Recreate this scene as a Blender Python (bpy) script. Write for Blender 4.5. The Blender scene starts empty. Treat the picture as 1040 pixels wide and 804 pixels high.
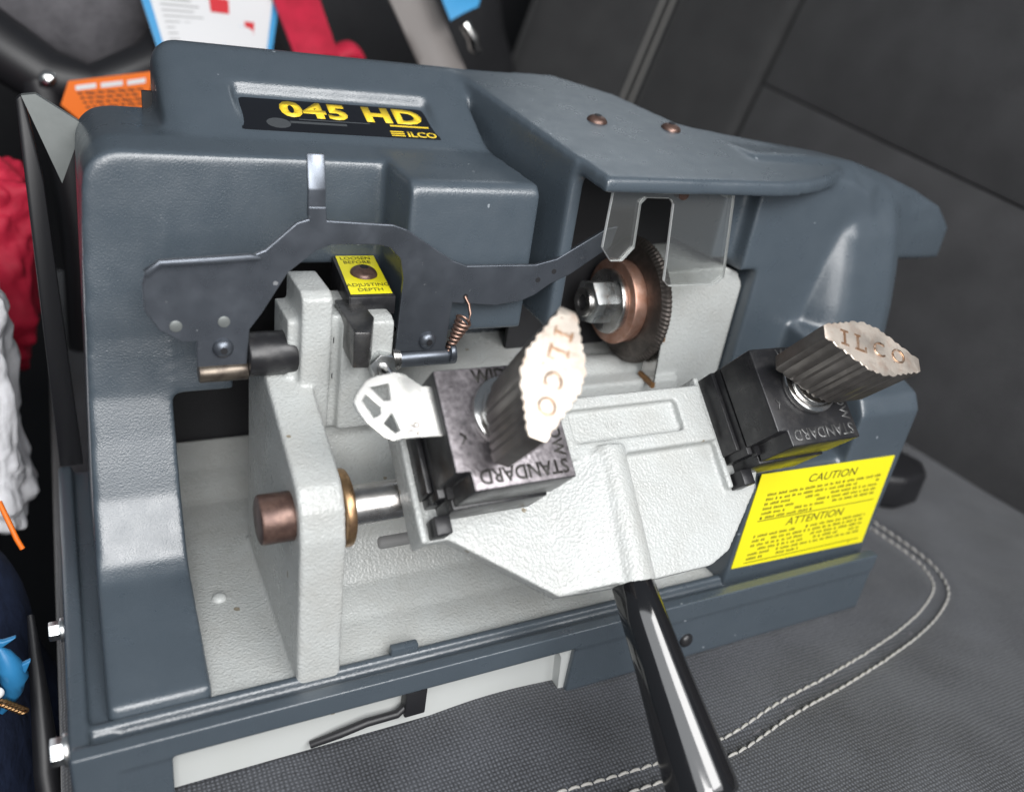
import bpy, bmesh, math, random
from mathutils import Vector, Matrix, noise as mnoise
random.seed(7)
SC = bpy.context.scene
COL = SC.collection
CM = 0.01

# ---------------------------------------------------------------- camera
camd = bpy.data.cameras.new('camera')
cam = bpy.data.objects.new('camera', camd)
COL.objects.link(cam)
Xc = Vector((0.88545852, -0.08800263, 0.45630991))      # machine axes seen by the camera (right, down, forward)
Yc = Vector((-0.44268824, -0.45846612, 0.77060752))
Zc = Vector((0.14138715, -0.88434403, -0.44491046))
right = Vector((Xc[0], Yc[0], Zc[0])); down = Vector((Xc[1], Yc[1], Zc[1])); fwd = Vector((Xc[2], Yc[2], Zc[2]))
M = Matrix.Identity(4)
for i in range(3):
    M[i][0] = right[i]; M[i][1] = -down[i]; M[i][2] = -fwd[i]
M.translation = Vector((1.35215, -23.73632, 31.00782)) * CM
cam.matrix_world = M
camd.sensor_fit = 'HORIZONTAL'; camd.sensor_width = 36.0
camd.lens = 840.0 / 1040.0 * 36.0
camd.clip_start = 0.01; camd.clip_end = 20.0
camd.dof.use_dof = True; camd.dof.focus_distance = 0.375; camd.dof.aperture_fstop = 5.2
SC.camera = cam

# ---------------------------------------------------------------- light
world = bpy.data.worlds.new('World'); SC.world = world; world.use_nodes = True
bg = world.node_tree.nodes['Background']
bg.inputs[0].default_value = (0.78, 0.88, 1.0, 1); bg.inputs[1].default_value = 0.13

def area(name, loc, target, sx, sy, power, color=(1, 1, 1)):
    l = bpy.data.lights.new(name, 'AREA'); l.shape = 'RECTANGLE'; l.size = sx * CM; l.size_y = sy * CM
    l.energy = power; l.color = color
    o = bpy.data.objects.new(name, l); COL.objects.link(o)
    o.location = Vector(loc) * CM
    o.rotation_euler = (Vector(target) - Vector(loc)).to_track_quat('-Z', 'Y').to_euler()
    return o
# daylight through the open door: a wide dim expanse of sky, and a little from the rear glass
area('door_sky_light', (6, -66, 86), (20, 4, 12), 170, 62, 8.0, (0.95, 0.975, 1.0))
area('door_bright_gap', (40, -58, 82), (20, 4, 12), 46, 40, 4.6, (1.0, 0.985, 0.97))  # unseen lamp added to strengthen the highlights
area('door_bright_gap', (-6, -78, 64), (14, 4, 12), 40, 40, 4.8, (1.0, 0.985, 0.97))  # second unseen lamp added for stronger highlights
area('door_low_light', (4, -96, 42), (12, 6, 12), 70, 30, 3.4, (1.0, 0.99, 0.98))  # unseen low lamp added to brighten the front faces and their sheen
area('rear_window_light', (125, 120, 105), (26, 14, 22), 80, 40, 1.7, (0.88, 0.95, 1.0))
SC.view_settings.view_transform = 'Standard'
SC.view_settings.look = 'None'
SC.view_settings.exposure = 0.18
SC.view_settings.gamma = 1.0
SC.view_settings.use_curve_mapping = False
SC.cycles.max_bounces = 8
SC.cycles.use_denoising = True

# ---------------------------------------------------------------- materials
def specks(m, scale, col, radius, share, stretch=(1, 1, 1)):
    """scatter small marks of another colour over a material"""
    nt = m.node_tree; N, L = nt.nodes, nt.links; b = N['Principled BSDF']; src = b.inputs['Base Color']
    tc = N.new('ShaderNodeTexCoord'); mp = N.new('ShaderNodeMapping'); mp.inputs['Scale'].default_value = stretch; mp.inputs['Rotation'].default_value = (.3, .5, .4)
    wn = N.new('ShaderNodeTexNoise'); wn.inputs['Scale'].default_value = scale * 3
    L.new(tc.outputs['Object'], mp.inputs['Vector'])
    ad = N.new('ShaderNodeVectorMath'); ad.operation = 'MULTIPLY_ADD'; ad.inputs[1].default_value = (.25 / scale,) * 3
    L.new(mp.outputs[0], wn.inputs['Vector']); L.new(wn.outputs['Color'], ad.inputs[0]); L.new(mp.outputs[0], ad.inputs[2])
    v = N.new('ShaderNodeTexVoronoi'); v.inputs['Scale'].default_value = scale; L.new(ad.outputs[0], v.inputs['Vector'])
    sp = N.new('ShaderNodeSeparateColor'); L.new(v.outputs['Color'], sp.inputs[0])
    g = N.new('ShaderNodeMath'); g.operation = 'LESS_THAN'; g.inputs[1].default_value = share; L.new(sp.outputs[0], g.inputs[0])
    rr = N.new('ShaderNodeMath'); rr.operation = 'MULTIPLY'; rr.inputs[1].default_value = radius; L.new(sp.outputs[1], rr.inputs[0])
    d = N.new('ShaderNodeMath'); d.operation = 'LESS_THAN'; L.new(v.outputs['Distance'], d.inputs[0]); L.new(rr.outputs[0], d.inputs[1])
    k = N.new('ShaderNodeMath'); k.operation = 'MULTIPLY'; L.new(g.outputs[0], k.inputs[0]); L.new(d.outputs[0], k.inputs[1])
    k2 = N.new('ShaderNodeMath'); k2.operation = 'MULTIPLY'; k2.inputs[1].default_value = 0.8; L.new(k.outputs[0], k2.inputs[0])
    mx = N.new('ShaderNodeMixRGB'); mx.inputs[2].default_value = (*col, 1); L.new(k2.outputs[0], mx.inputs[0])
    if src.links: L.new(src.links[0].from_socket, mx.inputs[1])
    else: mx.inputs[1].default_value = src.default_value
    L.new(mx.outputs[0], src)
def nodes_of(m):
    nt = m.node_tree; return nt, nt.nodes, nt.links
def mat(name, col, rough=0.5, metal=0.0, noise=None, bump=None, rnoise=0.0, spec=0.5, coat=0.0):
    """noise=(scale, other colour, low, high[, detail]); bump=list of (kind, scale, strength, distance mm)"""
    m = bpy.data.materials.new(name); m.use_nodes = True
    nt, N, L = nodes_of(m); b = N['Principled BSDF']
    b.inputs['Base Color'].default_value = (*col, 1); b.inputs['Roughness'].default_value = rough
    b.inputs['Metallic'].default_value = metal; b.inputs['Specular IOR Level'].default_value = spec
    b.inputs['Coat Weight'].default_value = coat
    tc = N.new('ShaderNodeTexCoord')
    if noise:
        n = N.new('ShaderNodeTexNoise'); n.inputs['Scale'].default_value = noise[0]
        n.inputs['Detail'].default_value = noise[4] if len(noise) > 4 else 6
        n.inputs['Roughness'].default_value = 0.65
        L.new(tc.outputs['Object'], n.inputs['Vector'])
        r = N.new('ShaderNodeValToRGB'); r.color_ramp.elements[0].position = noise[2]; r.color_ramp.elements[1].position = noise[3]
        r.color_ramp.elements[0].color = (*col, 1); r.color_ramp.elements[1].color = (*noise[1], 1)
        L.new(n.outputs['Fac'], r.inputs['Fac']); L.new(r.outputs['Color'], b.inputs['Base Color'])
    if rnoise:
        n = N.new('ShaderNodeTexNoise'); n.inputs['Scale'].default_value = 90; n.inputs['Detail'].default_value = 5
        L.new(tc.outputs['Object'], n.inputs['Vector'])
        mr = N.new('ShaderNodeMapRange'); mr.inputs['From Min'].default_value = 0.3; mr.inputs['From Max'].default_value = 0.7
        mr.inputs['To Min'].default_value = max(0.03, rough - rnoise); mr.inputs['To Max'].default_value = rough + rnoise
        L.new(n.outputs['Fac'], mr.inputs['Value']); L.new(mr.outputs['Result'], b.inputs['Roughness'])
    prev = None
    for (kind, sc, st, dist) in (bump or []):
        if kind == 'noise':
            t = N.new('ShaderNodeTexNoise'); t.inputs['Scale'].default_value = sc; t.inputs['Detail'].default_value = 3; out = t.outputs['Fac']
        else:
            t = N.new('ShaderNodeTexVoronoi'); t.inputs['Scale'].default_value = sc; t.feature = 'SMOOTH_F1'; out = t.outputs['Distance']
        L.new(tc.outputs['Object'], t.inputs['Vector'])
        bp = N.new('ShaderNodeBump'); bp.inputs['Strength'].default_value = st; bp.inputs['Distance'].default_value = dist * 0.001
        L.new(out, bp.inputs['Height'])
        if prev: L.new(prev.outputs['Normal'], bp.inputs['Normal'])
        prev = bp
    if prev: L.new(prev.outputs['Normal'], b.inputs['Normal'])
    return m

MT = {}
MT['slate'] = mat('slate_plastic', (0.055, 0.071, 0.087), 0.31, 0, (40, (0.063, 0.080, 0.097), 0.35, 0.75), [('noise', 1300, 0.6, 0.22), ('noise', 60, 0.05, 0.8)], 0.06, spec=0.95)
MT['white'] = mat('white_enamel', (0.43, 0.445, 0.437), 0.30, 0, (38, (0.385, 0.39, 0.375), 0.4, 0.7), [('voronoi', 900, 0.75, 0.42), ('noise', 600, 0.4, 0.4)], 0.06)
MT['white_smooth'] = mat('white_enamel_smooth', (0.50, 0.515, 0.505), 0.35, 0, (30, (0.49, 0.505, 0.49), 0.4, 0.75), [('noise', 300, 0.10, 0.5)], 0.06)
MT['steel'] = mat('steel', (0.52, 0.51, 0.50), 0.28, 1, (120, (0.35, 0.33, 0.31), 0.45, 0.7), None, 0.12)
MT['chrome'] = mat('bright_steel', (0.75, 0.74, 0.72), 0.18, 1, None, None, 0.06)
MT['galv'] = mat('plated_nut', (0.66, 0.68, 0.68), 0.3, 1, (200, (0.45, 0.38, 0.32), 0.55, 0.75), None, 0.1)
MT['darksteel'] = mat('blued_steel', (0.120, 0.133, 0.155), 0.33, 0.75, (260, (0.42, 0.43, 0.45), 0.66, 0.78, 10), [('noise', 500, 0.1, 0.2)], 0.10)
MT['cutter_steel'] = mat('cutter_steel', (0.075, 0.066, 0.06), 0.4, 0.8, (200, (0.13, 0.11, 0.10), 0.4, 0.7))
MT['black_metal'] = mat('black_oxide', (0.018, 0.018, 0.02), 0.34, 0.2, (140, (0.05, 0.048, 0.048), 0.5, 0.78), [('noise', 700, 0.15, 0.3)], 0.10)
MT['worn_black'] = mat('worn_black_face', (0.10, 0.091, 0.097), 0.34, 0.6, (420, (0.28, 0.257, 0.27), 0.34, 0.66, 10), [('noise', 700, 0.35, 0.35)], 0.10)
MT['black_gloss'] = mat('black_gloss', (0.007, 0.007, 0.008), 0.10, 0, None, [('noise', 60, 0.04, 0.5)], 0.04, coat=0.0, spec=1.0)
MT['black_plastic'] = mat('black_plastic', (0.012, 0.012, 0.014), 0.45)
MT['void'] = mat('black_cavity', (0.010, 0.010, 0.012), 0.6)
MT['bronze'] = mat('worn_nickel_top', (0.72, 0.64, 0.56), 0.40, 0.9, (150, (0.58, 0.43, 0.34), 0.50, 0.75), [('noise', 800, 0.3, 0.3)], 0.08)
MT['letter_bronze'] = mat('copper_letters', (0.42, 0.24, 0.14), 0.35, 0.9, (500, (0.62, 0.48, 0.38), 0.45, 0.65))
MT['knobside'] = mat('knob_side', (0.15, 0.138, 0.128), 0.42, 0.8, (60, (0.26, 0.24, 0.225), 0.4, 0.75), [('noise', 400, 0.1, 0.2)], 0.08)
MT['copper'] = mat('copper', (0.58, 0.36, 0.285), 0.45, 0.9, (150, (0.42, 0.20, 0.13), 0.4, 0.7), None, 0.08)
MT['browncopper'] = mat('brown_shaft_end', (0.10, 0.06, 0.05), 0.36, 0.6, (220, (0.20, 0.125, 0.10), 0.4, 0.7), None, 0.08)
MT['brass'] = mat('brass_collar', (0.42, 0.27, 0.14), 0.35, 0.9, (220, (0.25, 0.15, 0.09), 0.4, 0.7), None, 0.1)
MT['yellow'] = mat('yellow_label', (0.82, 0.74, 0.015), 0.3, 0, None, None)
MT['yellow_ink'] = mat('yellow_print', (0.80, 0.56, 0.03), 0.45)
MT['ink'] = mat('black_print', (0.02, 0.018, 0.015), 0.5)
MT['grey_ink'] = mat('grey_print', (0.40, 0.40, 0.40), 0.5)
MT['faint_grey'] = mat('faint_grey_print', (0.50, 0.51, 0.50), 0.4)
MT['faint_ink'] = mat('faint_print', (0.055, 0.06, 0.065), 0.4)
MT['silver_print'] = mat('silver_print', (0.12, 0.12, 0.12), 0.4, 0.5)
MT['plateblack'] = mat('black_nameplate', (0.008, 0.009, 0.012), 0.3, spec=0.3)
MT['nickel'] = mat('nickel_key', (0.72, 0.715, 0.69), 0.27, 1.0, None, None, 0.05)
MT['guide_steel'] = mat('guide_steel', (0.09, 0.09, 0.092), 0.3, 0.85, (160, (0.16, 0.155, 0.15), 0.4, 0.7), None, 0.06)
MT['spring_wire'] = mat('tarnished_spring', (0.30, 0.19, 0.15), 0.38, 0.85)
MT['old_steel'] = mat('tarnished_steel', (0.16, 0.135, 0.11), 0.35, 0.8, (200, (0.08, 0.065, 0.055), 0.4, 0.7))
MT['slot_grey'] = mat('slot_grey', (0.20, 0.20, 0.20), 0.6)
MT['rust'] = mat('rust_stain', (0.30, 0.16, 0.06), 0.5, 0.5, (300, (0.16, 0.08, 0.04), 0.4, 0.7))
MT['stitch'] = mat('stitch_thread', (0.36, 0.35, 0.33), 0.7)
MT['red'] = mat('red_webbing', (0.52, 0.012, 0.045), 0.7, 0, (60, (0.38, 0.008, 0.03), 0.4, 0.7), [('noise', 120, 0.3, 1)])
MT['orange'] = mat('orange_tag', (0.85, 0.17, 0.008), 0.5)
MT['paper'] = mat('white_paper', (0.72, 0.72, 0.73), 0.6)
MT['bluepaper'] = mat('blue_print', (0.06, 0.32, 0.62), 0.5)
MT['redink'] = mat('red_print', (0.6, 0.03, 0.04), 0.5)
MT['greyfab'] = mat('grey_lining', (0.12, 0.115, 0.125), 0.8, 0, (60, (0.075, 0.072, 0.08), 0.4, 0.7), [('noise', 300, 0.5, 1)])
MT['piping_cloth'] = mat('piping_cloth', (0.20, 0.195, 0.185), 0.8)
MT['greybelt'] = mat('grey_webbing', (0.22, 0.20, 0.19), 0.6, 0, None, [('noise', 300, 0.3, 0.6)])
m = mat('plastic_bag_film', (0.84, 0.84, 0.87), 0.32, 0, None, [('noise', 70, 0.6, 3)])
nt, N, L = nodes_of(m); tc = N.new('ShaderNodeTexCoord'); mp = N.new('ShaderNodeMapping'); mp.inputs['Rotation'].default_value = (0, .7, 0); mp.inputs['Scale'].default_value = (9, 9, 30)
nz = N.new('ShaderNodeTexNoise'); nz.inputs['Scale'].default_value = 1.0; nz.inputs['Detail'].default_value = 1
L.new(tc.outputs['Object'], mp.inputs['Vector']); L.new(mp.outputs[0], nz.inputs['Vector'])
rp = N.new('ShaderNodeValToRGB'); rp.color_ramp.interpolation = 'LINEAR'
rp.color_ramp.elements[0].position = 0.60; rp.color_ramp.elements[0].color = (0.84, 0.84, 0.87, 1); rp.color_ramp.elements[1].position = 0.63; rp.color_ramp.elements[1].color = (0.10, 0.36, 0.68, 1)
L.new(nz.outputs['Fac'], rp.inputs['Fac']); L.new(rp.outputs['Color'], N['Principled BSDF'].inputs['Base Color'])
MT['bagwhite'] = m
MT['navy'] = mat('navy_cloth', (0.008, 0.016, 0.045), 0.75, 0, (70, (0.016, 0.028, 0.07), 0.4, 0.7), [('noise', 80, 0.6, 3)])
MT['darkcloth'] = mat('dark_cloth', (0.010, 0.010, 0.012), 0.8, 0, None, [('noise', 60, 0.5, 3)])
MT['dolphin'] = mat('blue_charm', (0.025, 0.17, 0.36), 0.35)
MT['gold'] = mat('gold_chain', (0.45, 0.27, 0.13), 0.3, 1)
MT['alu'] = mat('brushed_aluminium', (0.24, 0.255, 0.25), 0.42, 0.6, (30, (0.19, 0.205, 0.20), 0.4, 0.7))  # grey of the spot welds and of the plate imitating a reflection

# clear plastic
m = bpy.data.materials.new('clear_plastic'); m.use_nodes = True
b = m.node_tree.nodes['Principled BSDF']
b.inputs['Base Color'].default_value = (0.62, 0.63, 0.63, 1); b.inputs['Roughness'].default_value = 0.12; b.inputs['Metallic'].default_value = 0.85
nt, N, L = nodes_of(m); tr = N.new('ShaderNodeBsdfTransparent'); tr.inputs[0].default_value = (0.96, 0.97, 0.96, 1); ms_ = N.new('ShaderNodeMixShader'); ms_.inputs[0].default_value = 0.26
L.new(tr.outputs[0], ms_.inputs[1]); L.new(b.outputs[0], ms_.inputs[2]); L.new(ms_.outputs[0], N['Material Output'].inputs['Surface'])
MT['clear'] = m
m = bpy.data.materials.new('clear_edge'); m.use_nodes = True
b = m.node_tree.nodes['Principled BSDF']; b.inputs['Base Color'].default_value = (0.85, 0.86, 0.85, 1); b.inputs['Roughness'].default_value = 0.35; b.inputs['Transmission Weight'].default_value = 0.25
MT['clear_edge'] = m

def fabric(name, dark, light, scale, bump_mm, fuzz):
    m = bpy.data.materials.new(name); m.use_nodes = True
    nt, N, L = nodes_of(m); b = N['Principled BSDF']; b.inputs['Roughness'].default_value = 0.85
    b.inputs['Sheen Weight'].default_value = 0.25
    tc = N.new('ShaderNodeTexCoord')
    dn = N.new('ShaderNodeTexNoise'); dn.inputs['Scale'].default_value = 60; dn.inputs['Detail'].default_value = 3
    L.new(tc.outputs['UV'], dn.inputs['Vector'])
    mx = N.new('ShaderNodeVectorMath'); mx.operation = 'MULTIPLY_ADD'
    mx.inputs[1].default_value = (0.003, 0.003, 0)
    L.new(dn.outputs['Color'], mx.inputs[0]); L.new(tc.outputs['UV'], mx.inputs[2])
    outs = []
    for d in ('X', 'Y'):
        w = N.new('ShaderNodeTexWave'); w.bands_direction = d; w.inputs['Scale'].default_value = scale
        w.inputs['Distortion'].default_value = 0.6; w.inputs['Detail'].default_value = 1; w.inputs['Detail Scale'].default_value = 1.0
        L.new(mx.outputs[0], w.inputs['Vector']); outs.append(w.outputs['Fac'])
    mul = N.new('ShaderNodeMath'); mul.operation = 'MULTIPLY'; L.new(outs[0], mul.inputs[0]); L.new(outs[1], mul.inputs[1])
    fz = N.new('ShaderNodeTexNoise'); fz.inputs['Scale'].default_value = 700; fz.inputs['Detail'].default_value = 4
    L.new(tc.outputs['UV'], fz.inputs['Vector'])
    big = N.new('ShaderNodeTexNoise'); big.inputs['Scale'].default_value = 22; big.inputs['Detail'].default_value = 4
    L.new(tc.outputs['UV'], big.inputs['Vector'])
    a0 = N.new('ShaderNodeMath'); a0.operation = 'MULTIPLY'; a0.inputs[1].default_value = 0.62 - 0.25 * fuzz; L.new(mul.outputs[0], a0.inputs[0])
    a1 = N.new('ShaderNodeMath'); a1.operation = 'MULTIPLY_ADD'; a1.inputs[1].default_value = 0.2 + 0.4 * fuzz; L.new(fz.outputs['Fac'], a1.inputs[0]); L.new(a0.outputs[0], a1.inputs[2])
    a2 = N.new('ShaderNodeMath'); a2.operation = 'MULTIPLY_ADD'; a2.inputs[1].default_value = 0.35; L.new(big.outputs['Fac'], a2.inputs[0]); L.new(a1.outputs[0], a2.inputs[2])
    r = N.new('ShaderNodeValToRGB'); r.color_ramp.elements[0].position = 0.34; r.color_ramp.elements[1].position = 0.92
    r.color_ramp.elements[0].color = (*dark, 1); r.color_ramp.elements[1].color = (*light, 1)
    L.new(a2.outputs[0], r.inputs['Fac']); L.new(r.outputs['Color'], b.inputs['Base Color'])
    bp = N.new('ShaderNodeBump'); bp.inputs['Strength'].default_value = 0.7; bp.inputs['Distance'].default_value = bump_mm * 0.001
    L.new(a1.outputs[0], bp.inputs['Height']); L.new(bp.outputs['Normal'], b.inputs['Normal'])
    return m
MT['seat'] = fabric('woven_seat_fabric', (0.009, 0.010, 0.013), (0.108, 0.115, 0.132), 170, 0.6, 0.75)
MT['seatback'] = fabric('woven_back_fabric', (0.010, 0.010, 0.0115), (0.085, 0.085, 0.090), 190, 0.5, 0.9)
MT['bolster'] = fabric('bolster_fabric', (0.016, 0.016, 0.017), (0.062, 0.062, 0.063), 240, 0.3, 0.9)

specks(MT['slate'], 95, (0.30, 0.33, 0.36), 0.085, 0.35)
specks(MT['white'], 70, (0.20, 0.16, 0.10), 0.11, 0.30); specks(MT['white_smooth'], 70, (0.20, 0.16, 0.10), 0.10, 0.3)
specks(MT['darksteel'], 120, (0.55, 0.56, 0.58), 0.16, 0.28)
specks(MT['yellow'], 60, (0.45, 0.38, 0.02), 0.08, 0.3)
specks(MT['nickel'], 120, (0.35, 0.28, 0.20), 0.2, 0.25, (.3, 1, 1))
specks(MT['bronze'], 300, (0.30, 0.20, 0.14), 0.22, 0.35)
# ---------------------------------------------------------------- mesh helpers
def finish(o, parent, smooth):
    COL.objects.link(o)
    if parent: o.parent = parent
    if smooth:
        for p in o.data.polygons: p.use_smooth = True
        try:
            o.data.set_sharp_from_angle(angle=math.radians(smooth))
        except Exception: pass
    return o
def obj(name, bm, m, parent=None, smooth=35):
    bmesh.ops.recalc_face_normals(bm, faces=bm.faces)
    me = bpy.data.meshes.new(name); bm.to_mesh(me); bm.free()
    for v in me.vertices: v.co *= CM
    ms = m if isinstance(m, (list, tuple)) else [m]
    for k in ms: me.materials.append(MT[k])
    return finish(bpy.data.objects.new(name, me), parent, smooth)
def ident(p): return Vector(p)
def hull_faces(bm, ring_a, ring_b, cap=True):
    n = len(ring_a)
    for i in range(n):
        j = (i + 1) % n
        bm.faces.new((ring_a[i], ring_a[j], ring_b[j], ring_b[i]))
    if cap:
        bm.faces.new(list(reversed(ring_a))); bm.faces.new(ring_b)
def prism(bm, poly, lo, hi, fr=lambda a, b, c: (a, b, c), bevel=0.0, seg=2):
    """poly of (a,b), extruded over c in lo..hi, mapped by fr(a,b,c)"""
    t = bmesh.new()
    A = [t.verts.new(Vector(fr(a, b, lo))) for a, b in poly]
    B = [t.verts.new(Vector(fr(a, b, hi))) for a, b in poly]
    hull_faces(t, A, B)
    bmesh.ops.recalc_face_normals(t, faces=t.faces)
    if bevel:
        bmesh.ops.bevel(t, geom=list(t.edges), offset=bevel, segments=seg, profile=0.5, affect='EDGES', clamp_overlap=True)
    merge(bm, t)
def merge(bm, t):
    me = bpy.data.meshes.new('tmp'); t.to_mesh(me); t.free(); bm.from_mesh(me); bpy.data.meshes.remove(me)
YZX = lambda a, b, c: (c, a, b)       # profile in (y,z) pushed along x
XZY = lambda a, b, c: (a, c, b)       # outline in (x,z) pushed along y
XYZ = lambda a, b, c: (a, b, c)
def rect(a0, a1, b0, b1): return [(a0, b0), (a1, b0), (a1, b1), (a0, b1)]
def box(bm, x0, x1, y0, y1, z0, z1, bevel=0.0, fr=XYZ, seg=2): prism(bm, rect(x0, x1, y0, y1), z0, z1, fr, bevel, seg)
def tube(bm, p0, p1, r0, r1=None, n=32, bevel=0.0, inner=None):
    r1 = r0 if r1 is None else r1
    p0, p1 = Vector(p0), Vector(p1); d = (p1 - p0).normalized()
    u = d.orthogonal().normalized(); w = d.cross(u)
    t = bmesh.new()
    ring = lambda c, r: [t.verts.new(c + (u * math.cos(2 * math.pi * i / n) + w * math.sin(2 * math.pi * i / n)) * r) for i in range(n)]
    if bevel:
        seq = [(p0, r0 - bevel), (p0 + d * bevel * .3, r0 - bevel * .3), (p0 + d * bevel, r0), (p1 - d * bevel, r1), (p1 - d * bevel * .3, r1 - bevel * .3), (p1, r1 - bevel)]
    else: seq = [(p0, r0), (p1, r1)]
    rings = [ring(c, r) for c, r in seq]
    for a, b in zip(rings, rings[1:]):
        for i in range(n):
            j = (i + 1) % n; t.faces.new((a[i], a[j], b[j], b[i]))
    if inner:
        ia, ib = ring(p0, inner), ring(p1, inner)
        for i in range(n):
            j = (i + 1) % n
            t.faces.new((ia[j], ia[i], rings[0][i], rings[0][j])) ; t.faces.new((rings[-1][j], rings[-1][i], ib[i], ib[j])); t.faces.new((ia[i], ia[j], ib[j], ib[i]))
    else:
        t.faces.new(list(reversed(rings[0]))); t.faces.new(rings[-1])
    bmesh.ops.recalc_face_normals(t, faces=t.faces)
    merge(bm, t)
def sweep(bm, pts, r, n=10, closed=False):
    P = [Vector(p) for p in pts]; t = bmesh.new(); rings = []
    up = Vector((0.123, 0.3, 1)).normalized()
    for i, p in enumerate(P):
        d = (P[min(i + 1, len(P) - 1)] - P[max(i - 1, 0)]).normalized()
        u = d.cross(up).normalized(); w = u.cross(d)
        rr = r[i] if isinstance(r, (list, tuple)) else r
        rings.append([t.verts.new(p + (u * math.cos(2 * math.pi * k / n) + w * math.sin(2 * math.pi * k / n)) * rr) for k in range(n)])
    for a, b in zip(rings, rings[1:]):
        for i in range(n):
            j = (i + 1) % n; t.faces.new((a[i], a[j], b[j], b[i]))
    t.faces.new(list(reversed(rings[0]))); t.faces.new(rings[-1])
    bmesh.ops.recalc_face_normals(t, faces=t.faces); merge(bm, t)
def dome(bm, c, d, r, h, n=24):
    """button head: dome of radius r and height h along d"""
    c, d = Vector(c), Vector(d).normalized(); u = d.orthogonal().normalized(); w = d.cross(u); t = bmesh.new(); rings = []
    for k in range(6):
        a = k / 6 * math.pi / 2
        rings.append([t.verts.new(c + d * (h * math.sin(a)) + (u * math.cos(2 * math.pi * i / n) + w * math.sin(2 * math.pi * i / n)) * r * math.cos(a)) for i in range(n)])
    for a, b in zip(rings, rings[1:]):
        for i in range(n):
            j = (i + 1) % n; t.faces.new((a[i], a[j], b[j], b[i]))
    t.faces.new(list(reversed(rings[0]))); t.faces.new(rings[-1])
    merge(bm, t)
def moulded(name, bm, m, parent, voxel=0.0012, smooth_it=9, factor=0.5):
    """fuse overlapping solids into one cast skin with rounded edges"""
    o = obj(name, bm, m, None, 0)
    r = o.modifiers.new('fuse', 'REMESH'); r.mode = 'VOXEL'; r.voxel_size = voxel; r.use_smooth_shade = True
    s = o.modifiers.new('round', 'SMOOTH'); s.iterations = smooth_it; s.factor = factor
    dg = bpy.context.evaluated_depsgraph_get()
    me = bpy.data.meshes.new_from_object(o.evaluated_get(dg)); o.modifiers.clear()
    old = o.data; o.data = me; bpy.data.meshes.remove(old)
    for p in me.polygons: p.use_smooth = True
    if parent: o.parent = parent
    return o
def text(name, s, origin, xd, yd, size, m, parent, depth=0.012, offset=0.0, xs=1.0, center=True, lift=0.0, space=1.0):
    c = bpy.data.curves.new(name, 'FONT'); c.body = s; c.size = 1.0; c.extrude = 0.0; c.offset = offset
    c.space_character = space; c.align_x = 'CENTER' if center else 'LEFT'; c.align_y = 'CENTER'; c.resolution_u = 3
    t = bpy.data.objects.new('tmp_text', c); COL.objects.link(t)
    dg = bpy.context.evaluated_depsgraph_get()
    me = bpy.data.meshes.new_from_object(t.evaluated_get(dg))
    bpy.data.objects.remove(t); bpy.data.curves.remove(c)
    xd, yd = Vector(xd).normalized(), Vector(yd).normalized(); nd = xd.cross(yd)
    bm = bmesh.new(); bm.from_mesh(me); bpy.data.meshes.remove(me)
    r = bmesh.ops.extrude_face_region(bm, geom=bm.faces[:])
    up = [g for g in r['geom'] if isinstance(g, bmesh.types.BMVert)]
    ups = set(up)
    o0 = Vector(origin)
    for v in bm.verts:
        h = lift + (depth if v in ups else 0.0)
        v.co = o0 + xd * (v.co.x * size * xs) + yd * (v.co.y * size) + nd * h
    return obj(name, bm, m, parent, 0)
def empty(name, label, cat, loc=(0, 0, 0), group=None):
    o = bpy.data.objects.new(name, None); COL.objects.link(o); o.location = Vector(loc) * CM
    o.empty_display_size = 0.02; o['label'] = label; o['category'] = cat
    if group: o['group'] = group
    return o
def tag(o, label, cat, group=None):
    o['label'] = label; o['category'] = cat
    if group: o['group'] = group
    return o
def uvmap(o, f):
    me = o.data; uv = me.uv_layers.new(name='UVMap')
    for l in me.loops: uv.data[l.index].uv = f(me.vertices[l.vertex_index].co)

# tilted frame of the carriage: u along x, v up the slope, h out of the plate
A41 = math.radians(41)
Nn = Vector((0, -math.sin(A41), math.cos(A41))); Tt = Vector((0, math.cos(A41), math.sin(A41)))
S0 = Vector((0, 3.3, 10.9))
KS = 0.88                                  # carriage scaled about the camera position, so nearer and smaller
B0 = Vector((0.162, 0.0557, 13.313))  # carriage origin, moved toward the camera by the same scaling
def uvh(u, v, h): return B0 + Vector((u, 0, 0)) * KS + Tt * (v * KS) + Nn * (h * KS)

# ================================================================ SETTING
bm = bmesh.new(); box(bm, -120, 160, -90, 200, -31, -29)
o = obj('car_floor', bm, 'darkcloth', None, 0); o['kind'] = 'structure'
bm = bmesh.new(); box(bm, -120, 160, 112, 118, -29, 75)
o = obj('cabin_trim', bm, 'darkcloth', None, 0); o['kind'] = 'structure'

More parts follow.
